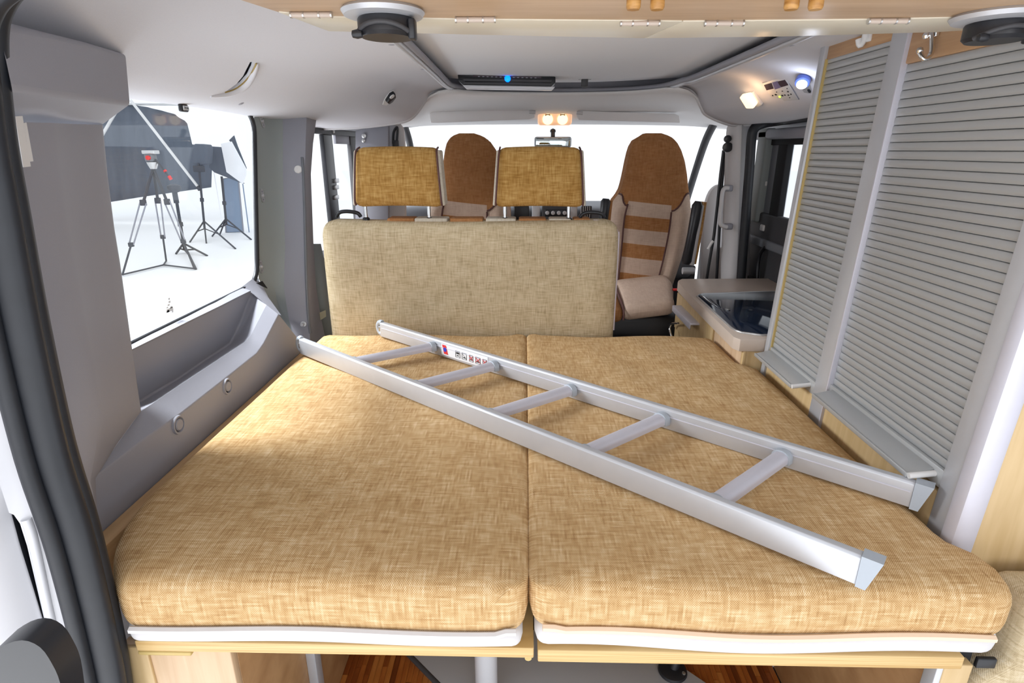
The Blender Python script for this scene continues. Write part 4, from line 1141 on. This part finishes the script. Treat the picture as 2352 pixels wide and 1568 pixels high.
# ---- windscreen
window_3 = struct('window_3', (.17, 3.9, 1.0))
wl, wr = PY(3.74, 935, 292), PY(3.74, 1640, 294)
prism('windscreen', [wl, wr, V((wr.x + .05, 4.35, .95)), V((wl.x - .05, 4.35, .95))], (0, .004, 0), 'glass', window_3)

# ---- mirror, dome lamp, sun visors
mi = thing('rear_view_mirror', PY(3.62, 1270, 310), 'rear view mirror hanging in the middle of the windscreen', 'mirror')
a, b = PY(3.6, 1228, 314), PY(3.6, 1312, 338)
rbox('housing', (a.x, 3.595, b.z), (b.x, 3.63, a.z), .012, 'dash', mi, (6, 1, 2), uv=False)
rbox('glass', (a.x + .006, 3.590, b.z + .005), (b.x - .006, 3.598, a.z - .005), .003, 'mirror', mi, (4, 1, 2), uv=False)
rod('stalk', PY(3.62, 1270, 316), PY(3.66, 1270, 299), .013, 'black', mi, 12)
lathe('ball_joint', [(0, -.016), (.014, -.010), (.018, 0), (.014, .010), (0, .016)], PY(3.655, 1270, 301), (0, 0, 1), 'black', mi, 14)
dl = thing('dome_lamp', PY(3.55, 1275, 272), 'lit twin dome lamp between the two sun visors', 'lamp')
a, b = PY(3.52, 1236, 257), PY(3.52, 1314, 287)
rbox('diffuser', (a.x, 3.52, b.z), (b.x, 3.62, a.z), .018, 'warmdim', dl, (4, 2, 2), uv=False)
for x in (1258, 1292):
    c = PY(3.518, x, 274)
    lathe('lens', [(.030, 0), (.030, .004), (.02, .008), (0, .009)], c, (0, -1, 0), 'warm', dl, 20)
    box('switch', PY(3.515, x - 6, 266) - V((0, .004, .004)), PY(3.515, x + 6, 262) + V((0, .002, 0)), 'amber', dl, .001)
grp = 'sun visors above the windscreen'
for (q, lab) in (([(985, 262), (992, 256), (1220, 252), (1228, 256), (1228, 270), (1215, 274), (1005, 282), (990, 282)], 'pale sun visor folded up on the driver side of the dome lamp'),
          ([(1328, 254), (1550, 261), (1560, 266), (1562, 282), (1330, 275), (1324, 266)], 'pale sun visor folded up on the passenger side of the dome lamp')):
    vz = thing('sun_visor', PY(3.5, *q[0]), lab, 'sun visor', grp)
    prism('pad', [PY(3.46, *p) for p in q], (0, .025, .0), 'cabhead', vz, .004)
    e = q[2] if q[0][0] < 1200 else q[0]
    rod('pivot', PY(3.455, e[0] - 4, e[1] + 5), PY(3.455, e[0] + 10, e[1] + 6), .009, 'trimlight', vz, 10)

# ---- unit in the roof opening
ru = thing('roof_unit', PY(2.62, 1165, 200), 'black slatted roof unit with a glowing blue light at the canopy edge', 'appliance')
Yu = 2.62
a, b = PY(Yu, 1052, 164), PY(Yu, 1276, 198)
prism('housing', [PY(Yu, x, y) for x, y in ((1050, 162), (1276, 176), (1276, 190), (1262, 201), (1066, 197), (1053, 186))], (0, .10, .0), 'black', ru, .003)
prism('label_strip', [PY(Yu - .004, x, y) for x, y in ((1086, 171), (1244, 175), (1243, 180), (1086, 176))], (0, .006, 0), 'display', ru)
for (y0, y1) in ((180, 186), (188, 193)):
    prism('slat', [PY(Yu - .012, x, y) for x, y in ((1064, y0), (1268, y0 + 3), (1266, y1 + 3), (1066, y1))], (0, .016, 0), 'trimdark', ru, .001)
prism('lower_lip', [PY(Yu - .006, x, y) for x, y in ((1062, 195), (1275, 199), (1268, 206), (1070, 203))], (0, .05, 0), 'white', ru, .002)
lathe('blue_light', [(.013, 0), (.013, .006), (.008, .010), (0, .011)], PY(Yu - .006, 1166, 181), (0, -1, 0), 'blueled', ru, 16)
for k in range(14):
    c = PY(Yu - .005, 1100 + k * 10, 175.4 + k * .25); box('label_mark', c - V((.004, .001, .002)), c + V((.004, .0, .001)), 'trim', ru, 0)
rc = thing('roof_catch', PY(2.7, 1343, 190), 'small dark roof catch hanging beside the slatted roof unit', 'catch')
c = PY(2.72, 1343, 189)
box('body', c - V((.014, .01, .018)), c + V((.014, .02, .02)), 'trimdark', rc, .004)
box('plate', c + V((-.03, .0, .012)), c + V((.03, .02, .022)), 'trim', rc, .003)

# ---- folding roof bed panel at the top
ZS = 1.600
def clipx(pts, xm):
    out = []
    for a, b in zip(pts, pts[1:] + pts[:1]):
        if a.x <= xm: out.append(a)
        if (a.x <= xm) != (b.x <= xm): out.append(a.lerp(b, (xm - a.x) / (b.x - a.x)))
    return out
rp = thing('roof_bed_panel', (.2, .9, ZS), 'wooden roof bed panel with cream hinged flaps above the bed', 'panel')
mid_edge = [(640, 29), (760, 40), (1100, 46), (1480, 49), (1700, 49), (2000, 46), (2220, 41), (2420, 34)]
far = [(755, 72), (1100, 80), (1480, 88)]
far2 = [(1480, 88), (1800, 84), (2150, 74), (2420, 58)]
br_ = [PZ(ZS, *p) for p in mid_edge]
prism('brown_board', clipx([PZ(ZS, 540, -3), PZ(ZS, 330, -110)] + [PZ(ZS, 2600, -110)] + list(reversed(br_)), .799), (0, 0, .028), 'woodx', rp, .002)
ZF = ZS - .002
m1 = [(640, 29), (760, 40), (1100, 46), (1480, 49), (1567, 50)]
prism('cream_flap', [PZ(ZF, *p) for p in m1] + [PZ(ZF, *p) for p in reversed(far)], (0, 0, .022), 'cream', rp, .001)
m2 = [(1569, 50), (1700, 49), (2000, 46), (2220, 41), (2420, 34)]
prism('cream_flap', clipx([PZ(ZF, *p) for p in m2] + [PZ(ZF, *p) for p in reversed(far2)][:-1] + [PZ(ZF, 1482, 88)], .799), (0, 0, .022), 'cream', rp, .001)
for (x, y) in [(715, 34), (1092, 45), (1470, 53), (1663, 53), (2040, 48)]:
    c = PZ(ZS - .004, x, y)
    rod('hinge', c - V((.031, 0, 0)), c + V((.031, 0, 0)), .0042, 'worktop', rp, 10)
    for s in (-.031, -.012, .012, .031): rod('hinge_knuckle', c + V((s - .0012, 0, 0)), c + V((s + .0012, 0, 0)), .005, 'steel', rp, 10)
for (x, y) in [(1456, -3), (1511, -3), (1820, -3), (1876, -3)]:
    c = PZ(ZS - .012, x, y)
    lathe('peg', [(.0085, .012), (.0085, -.006), (.0095, -.008), (.0095, -.018), (.008, -.021), (0, -.021)], c + V((0, 0, .008)), (0, 0, 1), 'amber', rp, 16)
gsp = 'spot lamps under the roof panel'
for (x, y, lab) in ((880, 28, 'black swivel spot lamp on a silver disc beside the cut corner of the roof panel'), (2290, 38, 'black swivel spot lamp on a silver disc above the shutter cabinet')):
    c = PZ(ZS - .004, x, y)
    sl_ = thing('spot_lamp', c, lab, 'lamp', gsp)
    lathe('base_disc', [(.058, .004), (.062, 0), (.058, -.006), (.045, -.009), (0, -.009)], c, (0, 0, 1), 'alu', sl_, 36)
    bd = lathe('housing', [(.041, -.009), (.043, -.012), (.043, -.030), (.038, -.035), (0, -.035)], c + V((.004, 0, 0)), (0, 0, 1), 'black', sl_, 30)
    arc = []
    for k in range(15):
        t = math.radians(-72 + 144 * k / 14)
        arc.append(c + V((.004 + .0435 * math.sin(t), -.0435 * math.cos(t), -.034 + .014 * math.cos(t * 1.2))))
    tube('bezel', arc, .0035, 'trimdark', bd, 8)
    box('switch_lug', c + V((.040, -.026, -.040)), c + V((.051, -.006, -.012)), 'black', bd, .003)
    lathe('pivot', [(0, -.009), (.005, -.007), (.0065, 0), (.005, .007), (0, .009)], c + V((-.034, -.028, -.034)), (1, 0, 0), 'black', bd, 12)

# ---- fittings on the headliner sides
def frame_at(objs, x, y):
    p, n = hit(objs, x, y); u = V((0, 1, 0)); u = (u - n * u.dot(n)).normalized(); return p, n, u, n.cross(u)
# control panel
p, n, u, w = frame_at([lin_r], 1790, 203)
cp = thing('control_panel', p, 'white control panel with dark displays and a green light on the headliner', 'control panel')
def onp(x, y, off):
    d = ray(x, y); t = (p + n * off - CAM).dot(n) / d.dot(n); return CAM + d * t
prism('plate_rim', [onp(x, y, .001) for x, y in ((1751, 188), (1803, 171), (1838, 227), (1779, 234))], n * .003, 'trim', cp, .001)
prism('plate', [onp(x, y, .001) for x, y in ((1753, 189), (1802, 173), (1835, 226), (1780, 232))], n * .005, 'whiteplas', cp, .001)
for q, m_ in ((((1755, 195), (1772, 190), (1777, 203), (1761, 207)), 'display'), (((1774, 189), (1786, 186), (1793, 201), (1780, 205)), 'displayblue'), (((1786, 187), (1803, 183), (1811, 195), (1794, 200)), 'display')):
    prism('display', [onp(x, y, .006) for x, y in q], n * .001, m_, cp)
for (x, y, r_) in ((1775, 219, .003), (1782, 217, .004), (1797, 219, .004), (1803, 218, .003), (1810, 210, .003), (1811, 218, .003), (1817, 216, .003), (1784, 211, .002), (1797, 209, .002), (1808, 203, .002), (1814, 224, .002)):
    lathe('button', [(r_, 0), (r_, .0015), (0, .002)], onp(x, y, .006), n, 'ink', cp, 10)
lathe('green_light', [(.0042, 0), (.0042, .002), (0, .003)], onp(1791, 222, .006), n, 'greenled', cp, 12)
# warm lamp
p, n, u, w = frame_at([lin_r], 1728, 222)
wl_ = thing('reading_lamp', p, 'square lit lamp with warm light on the headliner beside the control panel', 'lamp')
prism('base', [onp(x, y, .0) for x, y in ((1712, 212), (1734, 206), (1754, 236), (1745, 241))], n * .012, 'whiteplas', wl_, .002)
prism('lens', [onp(x, y, .012) for x, y in ((1706, 214), (1726, 210), (1742, 235), (1738, 240), (1722, 240))], n * .022, 'warm', wl_, .005)
def point(name, loc, power, color, r=.02, spot=None):
    d = bpy.data.lights.new(name, 'POINT'); d.energy = power; d.color = color; d.shadow_soft_size = r
    o = bpy.data.objects.new(name, d); o.location = loc; COL.objects.link(o); return o
point('warm_lamp_light', onp(1722, 226, .06), .16, (1, .6, .32))
# blue-white lamp
p, n, u, w = frame_at([lin_r], 1848, 190)
bl2 = thing('reading_lamp', p, 'blue lit spot lamp on an oval base beside the shutter frame', 'lamp')
ov = []
for k in range(20):
    t = 2 * math.pi * k / 20; cx_, cy_ = math.cos(t), math.sin(t)
    ov.append(onp(1851 + 13 * cx_ + 7 * cy_ * 1.0, 192 + 4 * cx_ + 24 * cy_, .0))
prism('base', ov, n * .006, 'alu', bl2, .001)
c = onp(1844, 186, .02)
hs = lathe('housing', [(.012, -.018), (.022, -.010), (.024, 0), (.022, .010), (.016, .014)], c, (n + V((-.2, -.9, -.4))).normalized(), 'bluehouse', bl2, 20)
lathe('lens', [(.016, .012), (.016, .018), (.01, .021), (0, .022)], c, (n + V((-.2, -.9, -.4))).normalized(), 'cool', bl2, 18)
rod('switch', onp(1857, 206, .008), onp(1860, 211, .008), .004, 'black', bl2, 8)
point('cool_lamp_light', c + (n + V((-.2, -.9, -.4))).normalized() * .05, .22, (.75, .82, 1))
# left reading lamp
p, n, u, w = frame_at([lin_l], 893, 222)
ll = thing('reading_lamp', p, 'unlit black reading lamp on a white base on the headliner above the window', 'lamp')
prism('base', [onp(x, y, .0) for x, y in ((877, 238), (882, 225), (893, 209), (903, 205), (906, 214), (898, 228), (886, 240))], n * .006, 'whiteplas', ll, .001)
prism('housing', [onp(x, y, .006) for x, y in ((884, 229), (894, 213), (903, 208), (905, 217), (897, 228), (889, 233))], n * .016, 'black', ll, .003)
lathe('lens', [(.011, 0), (.011, .004), (0, .005)], onp(900, 221, .020), n, 'whiteplas', ll, 14)
for (x, y) in ((1745, 255), (1857, 235)):
    pp, nn = hit([lin_r], x, y)
    if pp: lathe('headliner_button', [(.012, 0), (.011, .002), (0, .003)], pp, nn, 'trim', ceiling, 14)

# the slit is a real opening into the dark roof cavity
hs_ = [hit([lin_l], x, y) for x, y in slit_px]
na = sum((q[1] for q in hs_), V((0, 0, 0))).normalized()
cut(lin_l, prism('cutter', [q[0] + na * .03 for q in hs_], na * -.08, 'head'), .006)
sec = [V((x, .50, z + .004)) for x, z in SL0] ; sec2 = [V((x, .50, z + .004)) for x, z in SR0]
box('window_header', (-1.07, .50, 1.546), (-.93, 2.90, 1.562), 'trim', ceiling, 0)  # unseen body rail, added to keep window light out of the roof cavity
box('cavity_shield_side', (-.428, .50, 1.674), (-.418, 2.87, 1.802), 'trim', ceiling, 0)  # unseen panel added to block interior light from the roof cavity
prism('cavity_shield_front', [V((x, 2.868, z + .004)) for x, z in SL1 if x < -.41] + [V((-1.08, 2.868, 1.52)), V((-1.08, 2.868, 1.81)), V((-.42, 2.868, 1.81))], (0, .008, 0), 'trim', ceiling)  # unseen panel added to shut cab light out of the roof cavity
prism('rear_header', list(reversed(sec)) + [V((.1, .50, 1.70))] + sec2 + [V((1.24, .50, 1.81)), V((-1.08, .50, 1.81))], (0, .015, 0), 'head', ceiling)  # unseen rear header, added to keep studio light out of the cavity

# ================================================================== THE STUDIO OUTSIDE
ZG = -.60
def at(base, x, y): return PY(base.y, x, y)
def stand(name, label, cat, base_px, top_px, legs, hub_px, r=.014, mat='hazedblack', group=None):
    b = PZ(ZG, *base_px)
    t = thing(name, b, label, cat, group)
    top = at(b, *top_px); hub = at(b, *hub_px)
    rod('pole', hub, top, r, mat, t, 8)
    lathe('joint', [(r * 1.7, -.04), (r * 1.7, .04)], hub.lerp(top, .45), (top - hub), mat, t, 10)
    for q in legs:
        f = PZ(ZG + .01, *q); rod('leg', hub.lerp(top, .12), f, r * .7, mat, t, 6)
        rod('brace', hub - V((0, 0, .0)), (hub.lerp(top, .12)).lerp(f, .5), r * .5, mat, t, 6)
    return t, b, top
# video tripod
tb = PZ(ZG, 372, 613)
tp = thing('video_tripod', tb, 'video tripod with a red and grey head standing in the white studio outside', 'tripod')
apex = at(tb, 352, 385)
feet = [PZ(ZG + .02, 281, 632), PZ(ZG + .02, 382, 600), PZ(ZG + .02, 447, 618)]
for f in feet:
    s_ = V((f - apex).cross(V((0, 1, 0)))).normalized() * .05
    m_ = apex.lerp(f, .33)
    lgp = tube('leg', [apex, m_], [.022, .024], 'hazedblack', tp, 8)
    for k in (-1, 1): rod('leg_tube', m_ + s_ * k, apex.lerp(f, .72) + s_ * k * .7, .014, 'trim', lgp, 6)
    box('leg_clamp', m_ - V((.045, .03, .05)), m_ + V((.045, .03, .05)), 'hazedblack', lgp, .01)
    box('leg_clamp', apex.lerp(f, .72) - V((.038, .03, .035)), apex.lerp(f, .72) + V((.038, .03, .035)), 'hazedblack', lgp, .01)
    rod('leg_tip', apex.lerp(f, .72), f, .016, 'hazedblack', lgp, 8)
ctr = (feet[0] + feet[1] + feet[2]) / 3
for f in feet: rod('spreader', f + V((0, 0, .01)), ctr.lerp(feet[1], .4) + V((0, 0, .01)), .014, 'hazedblack', tp, 6)
hd_ = at(tb, 346, 362)
box('head', hd_ - V((.07, .08, .07)), hd_ + V((.07, .08, .07)), 'dash', tp, .03)
box('head_plate', at(tb, 332, 352) - V((0, .08, .01)), at(tb, 360, 348) + V((0, .08, .02)), 'steel', tp, .01)
lathe('head_dial', [(.036, 0), (.036, .04), (.02, .05), (0, .05)], hd_ + V((.02, -.08, 0)), (0, -1, 0), 'red', tp, 16)
lathe('bowl', [(.09, .04), (.08, 0), (.05, -.07)], at(tb, 351, 378), (0, 0, 1), 'steel', tp, 14)
rod('pan_handle', at(tb, 357, 366), at(tb, 392, 410), .016, 'hazedblack', tp, 8)
rod('handle_grip', at(tb, 378, 391), at(tb, 381, 394), .028, 'red', tp, 8)
rod('handle_grip', at(tb, 388, 404), at(tb, 393, 412), .028, 'red', tp, 8)
# stands
t1, b1_, top1 = stand('light_stand', 'black light stand with a round head next to the video tripod', 'stand', (428, 580), (402, 440), [(404, 583), (476, 587), (450, 618)], (424, 574), .03)
lathe('round_head', [(.0, -.10), (.09, -.07), (.13, 0), (.12, .05), (.05, .08), (0, .08)], at(b1_, 400, 432), (0, 0, 1), 'hazedblack', t1, 18)
lathe('head_mount', [(.05, -.12), (.05, .12)], at(b1_, 403, 452), (0, 0, 1), 'hazedblack', t1, 12)
t2, b2_, top2 = stand('light_stand', 'thin black light stand carrying a box lamp beside the dark backdrop', 'stand', (472, 548), (456, 375), [(436, 556), (541, 571), (474, 558)], (470, 525), .026)
prism('lamp_box', [at(b2_, x, y) for x, y in ((441, 336), (447, 330), (468, 332), (472, 340), (470, 376), (462, 380), (442, 376))], (0, .35, 0), 'hazeddrape', t2, .02)
box('lamp_bracket', at(b2_, 446, 395) - V((0, .04, 0)), at(b2_, 468, 380) + V((0, .04, 0)), 'hazedblack', t2, .02)
t3, b3_, top3 = stand('softbox_stand', 'large softbox lamp with a bright white face on a black stand', 'softbox', (522, 540), (509, 405), [(487, 543), (577, 550), (505, 538)], (520, 515), .028)
sbx = [at(b3_, x, y) for x, y in ((476, 345), (482, 336), (509, 338), (521, 395), (558, 422), (492, 396), (480, 385))]
prism('softbox_shell', sbx, (0, .12, 0), 'hazeddrape', t3, .01)
prism('softbox_face', [at(b3_, x, y) + V((0, -.02, 0)) for x, y in ((508, 330), (532, 325), (566, 388), (566, 400), (558, 422), (521, 395))], (0, .03, 0), 'softwhite', t3)
pn = thing('reflector_panel', PZ(ZG, 540, 540), 'tall blue-grey reflector panel standing behind the softbox stand', 'panel')
bb = PZ(ZG, 538, 534)
prism('sheet', [at(bb, x, y) for x, y in ((512, 410), (547, 406), (559, 532), (519, 534))], (0, .04, 0), 'reflector', pn)
tube('frame', [at(bb, x, y) for x, y in ((512, 410), (547, 406), (559, 532), (519, 534))], .02, 'trim', pn, 6, closed=True)
fg = thing('flag_panel', PZ(ZG, 560, 545), 'narrow black flag panel leaning above the white softbox', 'panel')
prism('sheet', [at(bb, x, y) for x, y in ((526, 322), (537, 311), (545, 335), (566, 387), (556, 388), (543, 345))], (0, .03, 0), 'hazeddrape', fg)
rod('pole', at(bb, 546, 345) + V((0, .03, 0)), V((at(bb, 550, 400).x, bb.y + .06, ZG)), .015, 'reflector', fg, 6)
# backdrop
bd0 = PZ(ZG, 400, 512)
bk = thing('studio_backdrop', V((bd0.x, bd0.y, ZG)), 'large black cloth backdrop greyed by painted haze hanging in the studio outside the window', 'backdrop')
def bq(x, y): return PY(bd0.y, x, y)
cl_ = [(120, 490), (120, 240), (250, 232), (340, 246), (400, 262), (430, 280), (438, 300), (440, 330), (470, 336), (486, 345), (487, 400), (486, 430), (440, 436), (340, 450), (245, 465)]
nr = 26; rows = []
def outline(t):
    x = 120 + (486 - 120) * t
    topy = interp([(120, 240), (250, 232), (340, 246), (400, 262), (430, 280), (439, 310), (441, 331), (470, 336), (486, 345)], x)
    boty = interp([(120, 482), (245, 465), (340, 450), (440, 436), (486, 430)], x)
    return x, topy, boty
for j in range(7):
    rw = []
    for i in range(61):
        x, ty, by = outline(i / 60)
        q = bq(x, ty + (by - ty) * j / 6)
        rw.append(q + V((0, .03 * math.sin(x * .21) + .05 * math.sin(x * .07 + j * .3), 0)))
    rows.append(rw)
grid('cloth', rows, 'hazeddrape', bk, .02)
rod('crossbar', bq(120, 238), bq(430, 240), .03, 'steel', bk, 8)
for x in (130, 480):
    q = bq(x, 350); rod('upright', V((q.x, q.y + .1, ZG)), q + V((0, .1, .0)), .012, 'softwhite', bk, 8)
bm_ = thing('boom_pole', b2_, 'long pale boom pole slanting down to the thin light stand', 'pole')
rod('pole', at(b2_, 300, 230), at(b2_, 457, 432), .032, 'whiteplas', bm_, 8)
rod('clamp', at(b2_, 454, 428), at(b2_, 460, 436), .05, 'hazedblack', bm_, 8)
bm2 = thing('boom_pole', V((bd0.x, bd0.y - 1, ZG)), 'short pale pole leaning against the dark backdrop by the corner pillar', 'pole')
rod('pole', PY(bd0.y - .5, 270, 250), PY(bd0.y - .5, 120, 508), .04, 'whiteplas', bm2, 8)
